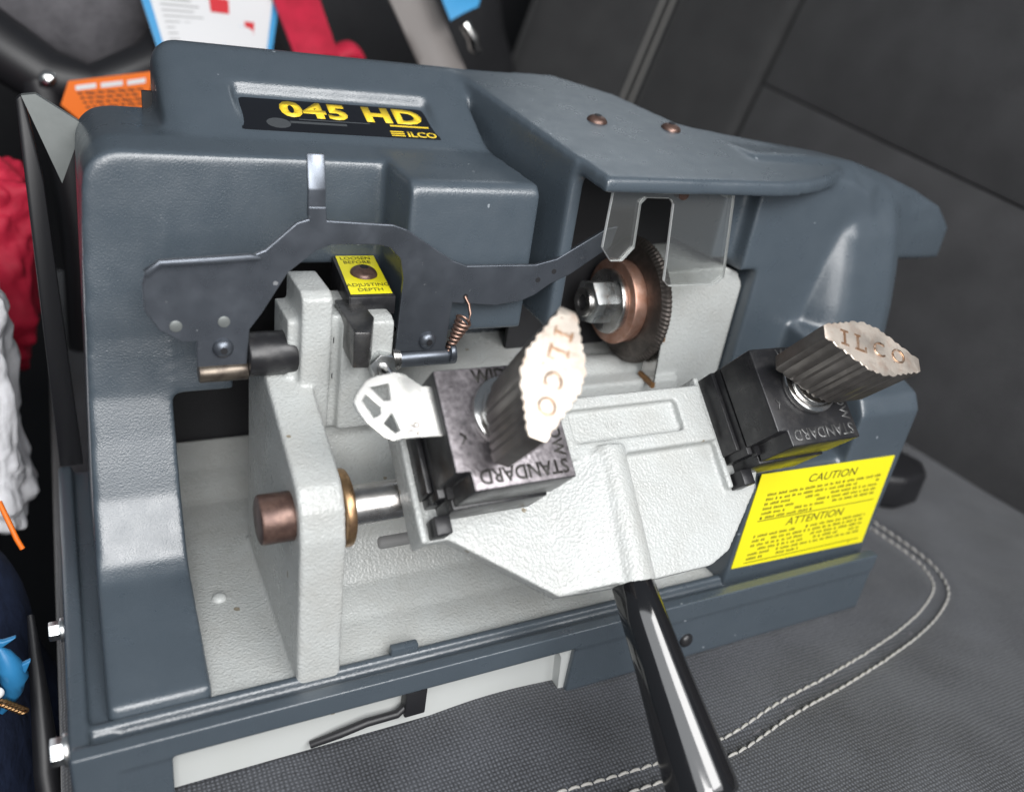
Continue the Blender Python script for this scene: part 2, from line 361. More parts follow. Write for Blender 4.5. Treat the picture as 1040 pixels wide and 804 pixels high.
# ================================================================ CAR SEAT
seat = empty('car_seat', 'dark grey woven car seat with pale double stitching under the machine', 'car seat')
def cushion_z(x, y):
    z = -0.12
    z += 1.3 * math.exp(-((x - 17.5) / 4.0) ** 2 - ((y + 0.5) / 2.6) ** 2) * 0.45
    d = math.hypot(max(0, x - 44), max(0, -y - 30))
    if y < -7: z += 0.35 * (1 - math.exp((y + 7) / 9.0))
    z += .16 * mnoise.noise((x * .11, y * .16, 3.1)) + .05 * mnoise.noise((x * .35 + y * .2, y * .3, 7.7))
    return z - 0.02 * d
seam = [(9.0, -4.4), (13.5, -4.8), (18.0, -5.15), (22.5, -5.4), (27.3, -5.35), (31.5, -4.6), (36, -4.0), (40.5, -3.25), (44.5, -2.4), (47.6, -1.4), (49.7, -0.3), (50.9, 1.3), (51.3, 3.5), (50.9, 9.0)]
def catmull(P, k=14):
    out = []
    for i in range(len(P) - 1):
        p0 = P[max(i - 1, 0)]; p1 = P[i]; p2 = P[i + 1]; p3 = P[min(i + 2, len(P) - 1)]
        for j in range(k):
            t = j / k
            out.append(tuple(0.5 * (2 * b + (-a + c) * t + (2 * a - 5 * b + 4 * c - d) * t * t + (-a + 3 * b - 3 * c + d) * t ** 3) for a, b, c, d in zip(p0, p1, p2, p3)))
    out.append(P[-1]); return out
seamc = catmull(seam)
def seam_dist(x, y):
    return min((x - a) ** 2 + (y - b_) ** 2 for a, b_ in seamc) ** 0.5
def top_z(x, y):
    z = cushion_z(x, y)
    if 6 < x < 56 and -14 < y < 12:
        d = seam_dist(x, y); z -= 0.32 * math.exp(-(d / 0.40) ** 2)
    return z
bm = bmesh.new()
xs = [-1.2, -0.9, -0.2] + [0.6 + i * 0.62 for i in range(110)]
ys = [-48 + i * 2.0 for i in range(16)] + [-16 + i * 0.5 for i in range(50)] + [9 + i * 3 for i in range(19)]
grid = []
for x in xs:
    row = []
    for y in ys:
        z = top_z(x, y) - (4.0 if x < -1 else 0.9 if x < -0.5 else 0.1 if x < 0 else 0)
        row.append(bm.verts.new((x, y, z)))
    grid.append(row)
for i in range(len(xs) - 1):
    for j in range(len(ys) - 1):
        bm.faces.new((grid[i][j], grid[i + 1][j], grid[i + 1][j + 1], grid[i][j + 1]))
low = {}
def edge_loop():
    for i in range(len(xs)): yield grid[i][0]
    for j in range(1, len(ys)): yield grid[-1][j]
    for i in range(len(xs) - 2, -1, -1): yield grid[i][-1]
    for j in range(len(ys) - 2, 0, -1): yield grid[0][j]
L_ = list(edge_loop()); D_ = [bm.verts.new((v.co.x, v.co.y, -29.0)) for v in L_]
for i in range(len(L_)):
    j = (i + 1) % len(L_); bm.faces.new((L_[i], L_[j], D_[j], D_[i]))
o = obj('cushion', bm, 'seat', seat, 60)
uvmap(o, lambda c: (c.x + c.z * .3, c.y + c.z * .3))
# stitches on both sides of the seam
bm = bmesh.new()
cum = [0.0]
for (a, b_), (c, d_) in zip(seamc, seamc[1:]): cum.append(cum[-1] + math.hypot(c - a, d_ - b_))
def along(q):
    q = min(max(q, 0), cum[-1] - 1e-4); i = max(k for k in range(len(cum)) if cum[k] <= q)
    (a, b_), (c, d_) = seamc[i], seamc[i + 1]; l = cum[i + 1] - cum[i]; t = (q - cum[i]) / l
    return a + (c - a) * t, b_ + (d_ - b_) * t, -(d_ - b_) / l, (c - a) / l
q = 0.0
while q < cum[-1] - .6:
    for off in (-0.46, 0.46):
        tw = random.uniform(-.03, .03); pp = []
        for f, h in ((.04, -.03), (.2, .05), (.38, .075), (.5, .04), (.57, -.03)):
            x, y, nx, ny = along(q + f); w = off + tw * (f - .3) * 3
            px, py = x + nx * w, y + ny * w; pp.append((px, py, top_z(px, py) + h))
        sweep(bm, pp, [.05, .075, .08, .07, .05], 6)
    q += 0.64
o = obj('stitching', bm, 'stitch', seat, 60); o['kind'] = 'stuff'
bm = bmesh.new(); sweep(bm, [(a, b_, top_z(a, b_) - .02) for a, b_ in seamc[::3]], .07, 6)
obj('seam_fold', bm, 'greyfab', seat, 60)
# backrest: panels of cloth meeting at a horizontal seam, then a side bolster
def lean(p, z): return (p[0] + 0.30 * z, p[1], z)
def padded(name, corners, m, thick, nu=18, nv=14, parent=seat, bulge=1.2):
    """puffed cushion panel over four world corners (a b along the bottom, d c along the top)"""
    a, b_, c, d_ = [Vector(p) for p in corners]
    nrm = (b_ - a).cross(d_ - a).normalized()
    t = bmesh.new(); F = []; B = []
    for i in range(nu + 1):
        rf = []; rb = []
        for j in range(nv + 1):
            u, v = i / nu, j / nv
            p = a.lerp(b_, u).lerp(d_.lerp(c, u), v)
            e = (1 - abs(2 * u - 1) ** 14) * (1 - abs(2 * v - 1) ** 5)
            rf.append(t.verts.new(p + nrm * (bulge * e))); rb.append(t.verts.new(p - nrm * thick))
        F.append(rf); B.append(rb)
    for i in range(nu):
        for j in range(nv):
            t.faces.new((F[i][j], F[i + 1][j], F[i + 1][j + 1], F[i][j + 1])); t.faces.new((B[i][j], B[i][j + 1], B[i + 1][j + 1], B[i + 1][j]))
    for i in range(nu):
        t.faces.new((F[i][0], B[i][0], B[i + 1][0], F[i + 1][0])); t.faces.new((F[i][nv], F[i + 1][nv], B[i + 1][nv], B[i][nv]))
    for j in range(nv):
        t.faces.new((F[0][j], F[0][j + 1], B[0][j + 1], B[0][j])); t.faces.new((F[nu][j], B[nu][j], B[nu][j + 1], F[nu][j + 1]))
    o = obj(name, t, m, parent, 50)
    ex = (b_ - a).normalized(); ey = nrm.cross(ex)
    uvmap(o, lambda co: ((co).dot(ex), (co).dot(ey)))
    return o
def SB(y, z, off=0): return (66 + .3 * z - off, y, z)
padded('lower_back_panel', [SB(53, -3), SB(-30, 1.5), SB(-30, 14.2), SB(53, 24.4)], 'seatback', 6)
bm = bmesh.new(); prism(bm, [(SB(0, -6, -8)[0], -6), (SB(0, 60, -8)[0], 60), (SB(0, 60, -16)[0], 60), (SB(0, -6, -16)[0], -6)], -40, 60, lambda a, b_, c: (a, c, b_))
obj('back_core', bm, 'darkcloth', seat, 0)
padded('upper_back_panel', [SB(53, 24.6), SB(-30, 14.4), SB(-30, 60), SB(53, 60)], 'seatback', 6, bulge=1.8)
padded('side_bolster', [(61.5, 69.5, -3), (66.4, 54, -3), (84, 53.5, 60), (79, 69, 60)], 'bolster', 5, bulge=1.0)
padded('outer_bolster', [(49, 82, -3), (61, 70.3, -3), (78.6, 69.6, 60), (66, 82, 60)], 'bolster', 5, bulge=1.0)
bm = bmesh.new()
for k in (-.55, .55):
    sweep(bm, [(61.3 + 17.5 * t + k * .6 - 1.2, 69.9 - k - .6, -3 + 63 * t) for t in [i / 12 for i in range(13)]], 0.24, 8)
obj('piping', bm, 'piping_cloth', seat, 60)

# ================================================================ KEY DUPLICATOR
mach = empty('key_duplicator', 'slate grey and white key cutting machine with two vises and black handle', 'key machine')

# ---- cover --------------------------------------------------------------
bm = bmesh.new()
P = lambda poly, x0, x1: prism(bm, poly, x0, x1, YZX)
col_front = [(1.75, 3.2), (1.95, 4.1), (4.9, 4.6), (7.9, 5.25), (8.6, 5.7), (10.2, 8.0), (11.2, 10.6), (11.8, 12.4), (12.2, 15), (12.45, 19), (12.45, 22.9)]
back = [(14.3, 23.2), (20.6, 23.2), (20.6, 0.2)]
leftx = lambda z: 1.0 + max(0, z - 4) * 0.048
def drop(d, r): return 0.0 if d >= r else r - math.sqrt(max(0, r * r - (r - d) ** 2))
def rounded(poly, x0f, x1, r, zmin, both=False):
    """push a (y,z) profile along x with its upper end rounded off by radius r"""
    t = bmesh.new(); rings = []
    ds = [0, .05 * r, .15 * r, .3 * r, .5 * r, .75 * r, r]
    for d in ds: rings.append([t.verts.new((x0f(b_) + d, a, max(min(b_, zmin), b_ - drop(d, r)) if b_ > zmin else b_)) for a, b_ in poly])
    if both:
        for d in reversed(ds): rings.append([t.verts.new((x1 - d, a, max(min(b_, zmin), b_ - drop(d, r)) if b_ > zmin else b_)) for a, b_ in poly])
    else: rings.append([t.verts.new((x1, a, b_)) for a, b_ in poly])
    for A_, B_ in zip(rings, rings[1:]): hull_faces(t, A_, B_, False)
    t.faces.new(list(reversed(rings[0]))); t.faces.new(rings[-1])
    bmesh.ops.triangulate(t, faces=t.faces[:]); bmesh.ops.recalc_face_normals(t, faces=t.faces); merge(bm, t)
rounded(col_front + back + [(1.75, 0.2)], leftx, 4.85, 1.5, 20.5)
P([(11.75, 12.3), (12.2, 15), (12.45, 19), (12.45, 22.9), (14.3, 23.2), (20, 23.2), (20, 12.3)], 4.5, 7.5)
P([(12.45, 18.1), (12.45, 22.9), (14.3, 23.2), (20.6, 23.2), (20.6, 18.1)], 4.5, 20.6)
P([(9.0, 15.9), (9.0, 22.55), (9.35, 22.9), (14.3, 23.2), (20, 23.2), (20, 15.9)], 14.3, 20.6)     # box standing forward
up = lambda y: 23.1 + (y - 14.2) * math.tan(math.radians(30))
full = [(13.9, 22.4), (14.0, 23.0), (19.7, up(19.7)), (20.3, up(19.9)), (20.9, 26.1), (21.2, 22.4)]
ND = .62                                   # depth of the sign recess at its upper end
notch = [(13.9, 22.4), (14.0, 23.0), (14.85, up(14.85)), (17.62, up(17.7) - ND), (17.72, up(17.72)), (19.7, up(19.7)), (20.3, up(19.9)), (20.9, 26.1), (21.2, 22.4)]
rounded(full, lambda z: 5.35, 8.45, 1.1, 22.6); P(notch, 8.3, 18.15); P(full, 18.05, 20.4)
main_bm = bm; bm = bmesh.new()
# tray ends, flange and front rim
P([(0, 0), (0, 4.0), (0.55, 4.05), (0.75, 3.5), (20.4, 3.5), (20.4, 0)], -0.35, 1.2)
P([(0, 3.4), (0, 3.95), (20.4, 3.95), (20.4, 3.4)], -0.35, 0.35)
P([(0, 2.9), (0, 4.05), (0.6, 4.05), (0.75, 3.45), (1.35, 3.4), (1.5, 3.75), (1.85, 3.75), (1.85, 2.9)], -0.35, 42.0)
box(bm, -0.35, 3.1, 0.05, 2.2, 0, 3.4)
P([(0.05, 0), (0.05, 3.4), (2.2, 3.4), (2.2, 0)], 21.2, 42.0)
moulded('tray_rim', bm, 'slate', mach, 0.0009, 6)
bm = main_bm
# right block with the caution label: low under the vise, tall at the corner
P([(1.2, 0), (1.2, 9.7), (1.7, 10.4), (8.5, 11.4), (20, 11.4), (20, 0)], 31.2, 42.0)
P([(1.2, 0), (1.2, 13.2), (1.7, 14.0), (6.5, 15.6), (14, 16.5), (20, 16.5), (20, 0)], 37.6, 42.2)
# pillar over it
prism(bm, [(34.2, 8.0), (39.4, 8.0), (42.0, 8.3), (44.5, 10.0), (46.0, 12.0), (46.0, 19.5), (34.2, 19.5)], 8.5, 23.0, XYZ)
prism(bm, [(31.6, 9.0), (34.6, 9.0), (34.6, 19), (31.6, 19)], 19.3, 23.3, XYZ)
colr = [(6.0, 8.0), (6.05, 13.0), (6.2, 15.0), (6.5, 17.0), (6.95, 19.0), (7.5, 21.0), (8.4, 22.7), (9.8, 23.7), (19.0, 23.6), (19.0, 8.0)]
t = bmesh.new(); cr = []
for x0_, sh in ((38.3, 1.9), (38.8, 1.2), (39.3, .65), (39.8, .25), (40.5, 0.0), (43.6, 0.0), (44.6, .4), (45.2, 1.3)):
    cr.append([t.verts.new((x0_, a + (sh if a < 15 else 0), b_)) for a, b_ in colr])
for A_, B_ in zip(cr, cr[1:]): hull_faces(t, A_, B_, False)
t.faces.new(list(reversed(cr[0]))); t.faces.new(cr[-1])
bmesh.ops.triangulate(t, faces=t.faces[:]); bmesh.ops.recalc_face_normals(t, faces=t.faces); merge(bm, t)
# canopy
def slab(top, th):
    t = bmesh.new(); a = [t.verts.new(p) for p in top]; b_ = [t.verts.new((p[0], p[1], p[2] - th)) for p in top]
    hull_faces(t, a, b_); bmesh.ops.triangulate(t, faces=[f for f in t.faces if len(f.verts) > 4]); bmesh.ops.recalc_face_normals(t, faces=t.faces); merge(bm, t)
cz = lambda x, y: 23.15 + 0.155 * y
slab([(x, y, cz(x, y)) for x, y in [(20.35, 20.6), (22.0, 6.0), (32.6, 6.2), (34.6, 6.5), (36.6, 7.2), (38.6, 8.3), (39.6, 9.6), (36.0, 12.2), (31.6, 14.1), (30.0, 18.5), (27.2, 21.3)]], 0.75)
slab([(20.3, 20.4, 26.2), (27.0, 21.1, 26.2), (29.8, 18.4, 25.9), (31.4, 14.0, 25.1), (22.0, 14, 25.1)], 6.0)
slab([(20.3, 20.5, cz(0, 20.2)), (21.6, 8.2, cz(0, 7.9)), (22.3, 8.2, cz(0, 7.9)), (22.3, 20.5, cz(0, 20.2))], 8.4)     # cheek beside the forward box
# shoulder falling to the right, and its wing
prof = {8.0: [(33, 24.0), (37, 24.0), (39.4, 23.85), (40.8, 23.3), (41.6, 22.3), (42.0, 21), (42.2, 20.2), (42.2, 19.2)],
        8.8: [(33, 24.45), (37, 24.5), (40, 24.35), (42.4, 23.8), (44.4, 23.0), (45.6, 22.0), (46.2, 20.9), (46.4, 19.2)],
        9.6: [(33, 24.85), (37, 24.9), (40.8, 24.7), (44.0, 24.0), (47.0, 23.2), (49.6, 22.3), (51.2, 21.0), (51.3, 18.9)],
        12.5: [(33, 25.0), (37, 24.9), (40.8, 24.6), (44.0, 23.9), (47.0, 23.1), (49.7, 22.2), (51.3, 21.0), (51.4, 18.9)],
        18.0: [(32, 24.6), (37, 24.4), (40.6, 24.0), (43.6, 23.2), (46.2, 22.2), (48.6, 21.2), (50.4, 20.3), (50.6, 19.0)]}
t = bmesh.new(); rings = []
for y_, pr in sorted(prof.items()):
    rings.append([t.verts.new((x_, y_, z_)) for x_, z_ in pr] + [t.verts.new((pr[0][0], y_, 18.9))])
for A_, B_ in zip(rings, rings[1:]): hull_faces(t, A_, B_, False)
t.faces.new(list(reversed(rings[0]))); t.faces.new(rings[-1])
bmesh.ops.triangulate(t, faces=t.faces[:]); bmesh.ops.recalc_face_normals(t, faces=t.faces); merge(bm, t)
moulded('cover', bm, 'slate', mach, 0.0010, 44)

# black sheets put in for the shade inside the openings
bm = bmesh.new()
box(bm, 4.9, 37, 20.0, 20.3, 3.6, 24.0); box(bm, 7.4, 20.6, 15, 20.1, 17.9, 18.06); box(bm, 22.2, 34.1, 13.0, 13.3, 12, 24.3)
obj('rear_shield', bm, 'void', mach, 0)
bm = bmesh.new(); sweep(bm, [(5.2, 17, 10.8), (7.5, 16, 11.2), (10, 15.4, 12.6), (13, 16, 13)], 0.55, 12)
obj('motor_cable', bm, 'black_plastic', mach, 60)
bm = bmesh.new(); tube(bm, (20.5, 17.2, 14.5), (27.5, 17.2, 14.5), 2.6, n=40, bevel=.3)
obj('motor', bm, 'darksteel', mach, 40)
bm = bmesh.new(); prism(bm, [(-.25, 4), (-.25, 23.2), (-.05, 23.4), (.1, 23.2), (.5, 19.5), (.9, 4)], 20.2, 20.9, XZY, .08)
obj('side_flange', bm, 'black_plastic', mach, 40)
bm = bmesh.new(); prism(bm, [(0.0, 23.5), (0.55, 23.6), (2.35, 22.4), (1.25, 19.7)], 19.6, 20.1, XZY)  # pale plate shaped as the reflection on the cover's side bevel
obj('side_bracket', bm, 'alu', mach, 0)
bm = bmesh.new()
ins = []
# base strip seen below the rim and black cable loop in it
box(bm, 2.9, 21.3, 0.95, 3.2, 0.05, 2.95)
prism(bm, [(20.9, 0.05), (21.25, 0.05), (21.25, 3.0), (20.3, 3.0), (20.7, 2.2)], 0.35, 1.6, XZY)
obj('base_skirt', bm, 'white_smooth', mach, 0)
bm = bmesh.new(); sweep(bm, [(8.6, .7, .62), (9.8, .5, 1.05), (11, .45, 1.35), (12.4, .5, 1.3), (13.1, .6, 1.75), (13.3, .75, 2.9)], [.16, .2, .2, .2, .18, .14], 10)
box(bm, 12.7, 13.7, .3, .9, 1.1, 2.6, .08)
obj('cable_clip', bm, 'black_plastic', mach, 40)
bm = bmesh.new(); box(bm, 12.3, 13.6, 1.55, 1.95, 3.5, 4.15, .1)
obj('rim_tab', bm, 'slate', mach, 40)

# ---- base casting -------------------------------------------------------
bm = bmesh.new()
box(bm, 4.6, 31.8, 1.4, 19.9, 2.9, 3.5); prism(bm, [(14.5, 3.3), (16, 3.6), (18, 4.2), (19.9, 5.1), (19.9, 3.0)], 4.6, 20, YZX)
prism(bm, [(2.1, 3.0), (2.3, 3.5), (4.2, 3.8), (5.8, 4.6), (6.9, 6.3), (7.6, 9), (8.4, 12.6), (16, 13.0), (16, 3.0)], 9.3, 31, YZX)
prism(bm, [(1.35, 3.0), (1.5, 4.0), (1.75, 10.6), (2.05, 11.8), (2.7, 12.6), (3.6, 13.0), (7.2, 14.3), (9, 15.0), (12, 15), (12, 3.0)], 8.15, 10.0, YZX)
prism(bm, [(7.6, 12), (7.45, 15), (7.45, 17.25), (7.9, 17.45), (11, 17.45), (11, 12)], 11.15, 13.45, YZX)
prism(bm, [(7.7, 12), (7.5, 15), (7.5, 18.35), (7.9, 18.6), (10.4, 18.6), (10.4, 12)], 9.45, 10.75, YZX)
prism(bm, [(8.0, 12), (8.0, 17.2), (8.2, 17.3), (10.6, 17.3), (10.6, 12)], 9.0, 9.7, YZX)
box(bm, 10.5, 11.4, 8.02, 11, 12, 17.4)
# bearing housing behind the cutter
prism(bm, [(28.75, 6), (28.75, 18.7), (32.6, 18.9), (33.6, 18.6), (34.1, 17.9), (34.1, 6)], 8.8, 18, XZY)
tube(bm, (24.5, 10.6, 11.4), (30, 10.6, 11.4), 1.7)
o = moulded('base_casting', bm, 'white', mach, 0.0011, 5)
bm = bmesh.new(); dome(bm, (6.05, 7.8, 3.5), (0, 0, 1), .34, .22); obj('floor_rivet', bm, 'white_smooth', mach, 50)
bm = bmesh.new(); tube(bm, (13.2, 6.85, 5.9), (16.8, 6.85, 5.9), .36, bevel=.2); obj('casting_slot', bm, 'slot_grey', mach, 50)
for (x, z, r) in ((11.05, 16.3, .17), (11.1, 14.6, .2)):
    bm = bmesh.new(); tube(bm, (x, 7.99, z), (x, 8.4, z), r, n=16); obj('screw_hole', bm, 'void', mach, 50)

# ---- shaft --------------------------------------------------------------
ax = lambda x: (x, 3.3, 10.95)
bm = bmesh.new(); tube(bm, ax(9.4), ax(21), 0.86, n=48, bevel=.05); obj('carriage_shaft', bm, 'steel', mach, 40)
bm = bmesh.new(); tube(bm, ax(6.85), ax(8.6), 1.0, n=48, bevel=.14); obj('shaft_end', bm, 'browncopper', mach, 40)
bm = bmesh.new(); tube(bm, ax(10.0), ax(10.42), 1.62, n=48, bevel=.1); obj('shaft_collar', bm, 'brass', mach, 40)

# ---- guide, tag, studs on the block -------------------------------------
bm = bmesh.new()
prism(bm, [(11.2, 9), (12.3, 9), (12.3, 6.9), (11.85, 5.9), (11.2, 6.0)], 15.9, 17.75, XYZ, .05)
for v in bm.verts:
    if v.co.y < 6.5 and v.co.z > 17: v.co.z -= .25
    if v.co.y > 8 and v.co.z < 17: v.co.z += .5
obj('guide', bm, 'guide_steel', mach, 35)
bm = bmesh.new()
tz = lambda y: 17.75 + .12 * (y - 8.6)
def tagfr(a, b_, c): return (a, b_, tz(b_) + c)
tagpoly = [(11.75, 8.6), (13.75, 8.6), (14.05, 12.4), (12.1, 12.4)]
prism(bm, tagpoly, .0, .32, tagfr, .05); prism(bm, [(11.72, 8.45), (13.78, 8.45), (13.78, 8.68), (11.72, 8.68)], -.55, .3, tagfr, .05)
prism(bm, [(11.68, 8.5), (11.9, 8.5), (12.25, 12.4), (12.0, 12.4)], -1.6, .3, tagfr, .04)
cl = obj('depth_clamp', bm, 'black_metal', mach, 40)
bm = bmesh.new(); prism(bm, [(11.8, 8.68), (13.68, 8.68), (13.98, 12.35), (12.15, 12.35)], .325, .345, tagfr)
lab = obj('depth_label', bm, 'yellow', mach, 0)
xd = (1, 0, 0); yd = Vector((0.07, 1, .12))
for s, y, x in (('LOOSEN', 12.05, 13.0), ('BEFORE', 11.65, 12.97), ('ADJUSTING', 9.45, 12.82), ('DEPTH', 9.0, 12.8)):
    text('lettering', s, (x, y, tz(y) + .35), xd, yd, .40, 'ink', lab, .006, xs=.95)
bm = bmesh.new(); dome(bm, (12.95, 10.55, tz(10.55) + .34), (0, -.12, 1), .62, .34); sc = obj('clamp_screw', bm, 'browncopper', mach, 50)
bm = bmesh.new(); tube(bm, (12.95, 10.55, tz(10.55) + .6), (12.95, 10.54, tz(10.55) + .695), .2, n=6); obj('hex_socket', bm, 'void', sc, 0)
bm = bmesh.new(); tube(bm, (12.9, 7.5, 15.35), (12.9, 6.95, 15.35), .62, n=6, bevel=.05); ob = obj('lock_nut', bm, 'galv', mach, 35)
bm = bmesh.new(); tube(bm, (12.9, 7.4, 15.3), (12.9, 6.1, 15.2), .3, n=20, bevel=.05); obj('stud', bm, 'steel', mach, 40)

# ---- lever plate --------------------------------------------------------
bm = bmesh.new()
outer = [(3.6, 18.9), (3.75, 19.45), (4.25, 19.8), (7.5, 20.0), (8.1, 20.25), (9.3, 21.35), (9.75, 21.5), (9.75, 22.0), (10.45, 22.0), (10.5, 21.45), (13.3, 21.3), (13.9, 21.1), (16.2, 19.7), (16.9, 19.45), (20.4, 19.45), (21.5, 19.72), (24.0, 21.2), (24.6, 21.3), (24.4, 20.3), (22.4, 18.95), (21.4, 18.5), (20.6, 17.95), (20.0, 17.7), (18.6, 17.5), (16.4, 17.72), (16.3, 15.35), (13.85, 15.45), (13.95, 18.9), (13.75, 19.8), (13.2, 20.33), (12.6, 20.45), (10.7, 20.45), (10.1, 20.2), (9.0, 19.3), (8.0, 17.6), (7.5, 16.9), (7.4, 15.35), (5.45, 15.35), (5.45, 16.5), (4.9, 16.5), (4.1, 17.05), (3.6, 17.9)]
prism(bm, outer, 8.18, 8.38, XZY)
lev = obj('lever_plate', bm, 'darksteel', mach, 0)
bv = lev.modifiers.new('edge', 'BEVEL'); bv.width = .0004; bv.segments = 2; bv.limit_method = 'ANGLE'
bm = bmesh.new(); prism(bm, [(3.75, 19.3), (4.25, 19.72), (7.9, 19.95), (7.9, 20.05), (7.5, 20.15), (4.2, 19.95), (3.65, 19.55)], 7.9, 8.2, XZY, .05)
obj('rolled_edge', bm, 'darksteel', lev, 40)
bm = bmesh.new(); prism(bm, [(8.2, 21.9), (8.2, 21.6), (8.4, 21.6), (8.42, 22.6), (8.75, 23.9), (8.6, 23.98), (8.2, 22.7)], 9.72, 10.42, YZX, .05)
obj('lift_tab', bm, 'darksteel', lev, 40)
for x, z in ((4.7, 17.2), (6.5, 17.3)):
    bm = bmesh.new(); tube(bm, (x, 8.2, z), (x, 8.14, z), .24, n=24, bevel=.02); obj('spot_weld', bm, 'alu', lev, 40)
for x, z in ((6.45, 16.15), (15.35, 15.95)):
    bm = bmesh.new(); dome(bm, (x, 8.18, z), (0, -1, 0), .42, .3); r_ = obj('button_screw', bm, 'darksteel', lev, 50)
    bm = bmesh.new(); tube(bm, (x, 8.0, z), (x, 7.86, z), .15, n=6); obj('hex_socket', bm, 'void', r_, 0)
for x, z in ((20.65, 18.7), (21.45, 19.1), (17.0, 18.0)):
    bm = bmesh.new(); tube(bm, (x, 8.175, z), (x, 8.3, z), .13, n=14); obj('drilled_hole', bm, 'void', lev, 0)
bm = bmesh.new(); tube(bm, (5.5, 8.4, 15.0), (7.45, 8.4, 15.0), .42, n=24, bevel=.05); obj('hinge_rod', bm, 'old_steel', mach, 40)
bm = bmesh.new(); tube(bm, (7.45, 8.7, 15.55), (9.7, 8.7, 15.55), .95, n=40, bevel=.1); obj('hinge_spacer', bm, 'black_metal', mach, 40)
bm = bmesh.new(); tube(bm, (14.1, 8.4, 15.0), (16.9, 8.4, 15.0), .42, n=24, bevel=.06); tube(bm, (16.5, 8.3, 15.2), (16.8, 8.3, 15.2), .5, n=24, bevel=.08)
obj('hinge_rod', bm, 'darksteel', mach, 40)
bm = bmesh.new()
for k in range(4): tube(bm, (13.72 + k * .1, 8.4, 15.05), (13.79 + k * .1, 8.4, 15.05), .62 - .03 * k, n=24, inner=.4)
obj('torsion_spring', bm, 'steel', mach, 40)
pts = []; turns = 8; n = 200
pA, pB = Vector((16.98, 7.95, 17.0)), Vector((16.5, 8.3, 15.3)); dd = (pB - pA).normalized(); uu = dd.orthogonal().normalized(); ww = dd.cross(uu)
for i in range(n + 1):
    t = i / n; r = .36 * (1 - t * .75); a = t * turns * 2 * math.pi
    pts.append(pA.lerp(pB, t) + uu * r * math.cos(a) + ww * r * math.sin(a))
bm = bmesh.new(); sweep(bm, pts, .075, 6); sweep(bm, [(17.0, 8.2, 18.0), (17.12, 7.95, 17.7), (17.15, 7.8, 17.3), (17.1, 7.7, 17.0)], .07, 6)
obj('coil_spring', bm, 'spring_wire', mach, 60)

# ---- cutter -------------------------------------------------------------
cc = lambda x: (x, 10.5, 16.5)
bm = bmesh.new()
t = bmesh.new(); nt = 180; rings = []
for x, r in ((27.6, 2.3), (27.78, 3.1), (27.95, 3.36), (28.05, 3.45), (28.2, 3.45), (28.3, 2.4)):
    rings.append([t.verts.new((x, 10.5 + math.cos(2 * math.pi * i / nt) * (r - (.06 if i % 2 and r > 3.2 else 0)), 16.5 + math.sin(2 * math.pi * i / nt) * (r - (.06 if i % 2 and r > 3.2 else 0)))) for i in range(nt)])
for a, b_ in zip(rings, rings[1:]):
    for i in range(nt):
        j = (i + 1) % nt; t.faces.new((a[i], a[j], b_[j], b_[i]))
t.faces.new(list(reversed(rings[0]))); t.faces.new(rings[-1]); merge(bm, t)
cut = obj('cutter_wheel', bm, 'cutter_steel', mach, 0)
bm = bmesh.new(); tube(bm, cc(26.75), cc(27.62), 2.3, 2.2, n=64, bevel=.08); obj('copper_flange', bm, 'copper', cut, 40)
bm = bmesh.new(); tube(bm, cc(26.35), cc(26.8), 1.75, n=64, bevel=.12); obj('steel_flange', bm, 'steel', cut, 40)
bm = bmesh.new(); tube(bm, cc(25.2), cc(26.45), 1.22, n=6, bevel=.08); obj('arbor_nut', bm, 'galv', cut, 30)
bm = bmesh.new(); tube(bm, cc(24.95), cc(25.25), .78, n=32, bevel=.06, inner=.42); obj('arbor_end', bm, 'steel', cut, 40)
bm = bmesh.new(); tube(bm, cc(25.02), cc(25.1), .42, n=24); obj('arbor_bore', bm, 'void', cut, 0)
bm = bmesh.new(); tube(bm, cc(28.5), cc(31), .9, n=40); obj('spindle', bm, 'steel', cut, 40)
bm = bmesh.new(); prism(bm, [(7.7, 12.6), (8.9, 12.8), (8.9, 18.0), (8.2, 18.2)], 28.6, 28.7, YZX)
obj('dust_shield', bm, 'steel', mach, 0)
bm = bmesh.new(); prism(bm, [(7.65, 12.5), (9.0, 12.7), (9.0, 12.9), (7.7, 12.8)], 28.5, 28.74, YZX); obj('rusty_edge', bm, 'rust', mach, 0)
bm = bmesh.new(); prism(bm, [(7.72, 15.2), (8.1, 15.2), (8.2, 17.2), (8.0, 17.2)], 28.5, 28.74, YZX)
obj('rusty_edge', bm, 'rust', mach, 0)

# ---- clear guard --------------------------------------------------------
bm = bmesh.new()
gp = [(22.95, 23.55), (22.95, 20.7), (23.55, 20.05), (24.2, 20.05), (24.75, 20.7), (24.6, 22.8), (24.85, 23.05), (26.2, 23.05), (26.45, 22.8), (26.95, 19.0), (27.3, 18.7), (30.3, 18.7), (30.75, 19.1), (30.0, 23.55)]
prism(bm, gp, 6.75, 6.97, XZY)
prism(bm, rect(29.75, 30.0, 23.1, 23.5), 6.97, 8.6, XZY)
g = obj('clear_guard', bm, ['clear', 'clear_edge'], mach, 0)
for p in g.data.polygons:
    if abs(p.normal.y) < .6: p.material_index = 1
bv = g.modifiers.new('edge', 'BEVEL'); bv.width = .0004; bv.segments = 2; bv.limit_method = 'ANGLE'
bm = bmesh.new(); tube(bm, (26.9, 6.7, 23.3), (26.9, 7.2, 23.3), .3, n=20, bevel=.05); obj('guard_screw', bm, 'browncopper', mach, 40)
for x, y in ((25.75, 13.4), (30.2, 13.0)):
    bm = bmesh.new(); dome(bm, (x, y, cz(x, y) - .02), (0, -.155, 1), .55, .32); o = obj('canopy_screw', bm, 'browncopper', mach, 50)
    bm = bmesh.new(); tube(bm, (x, y, cz(x, y) + .2), (x, y - .02, cz(x, y) + .31), .2, n=6); obj('hex_socket', bm, 'void', o, 0)
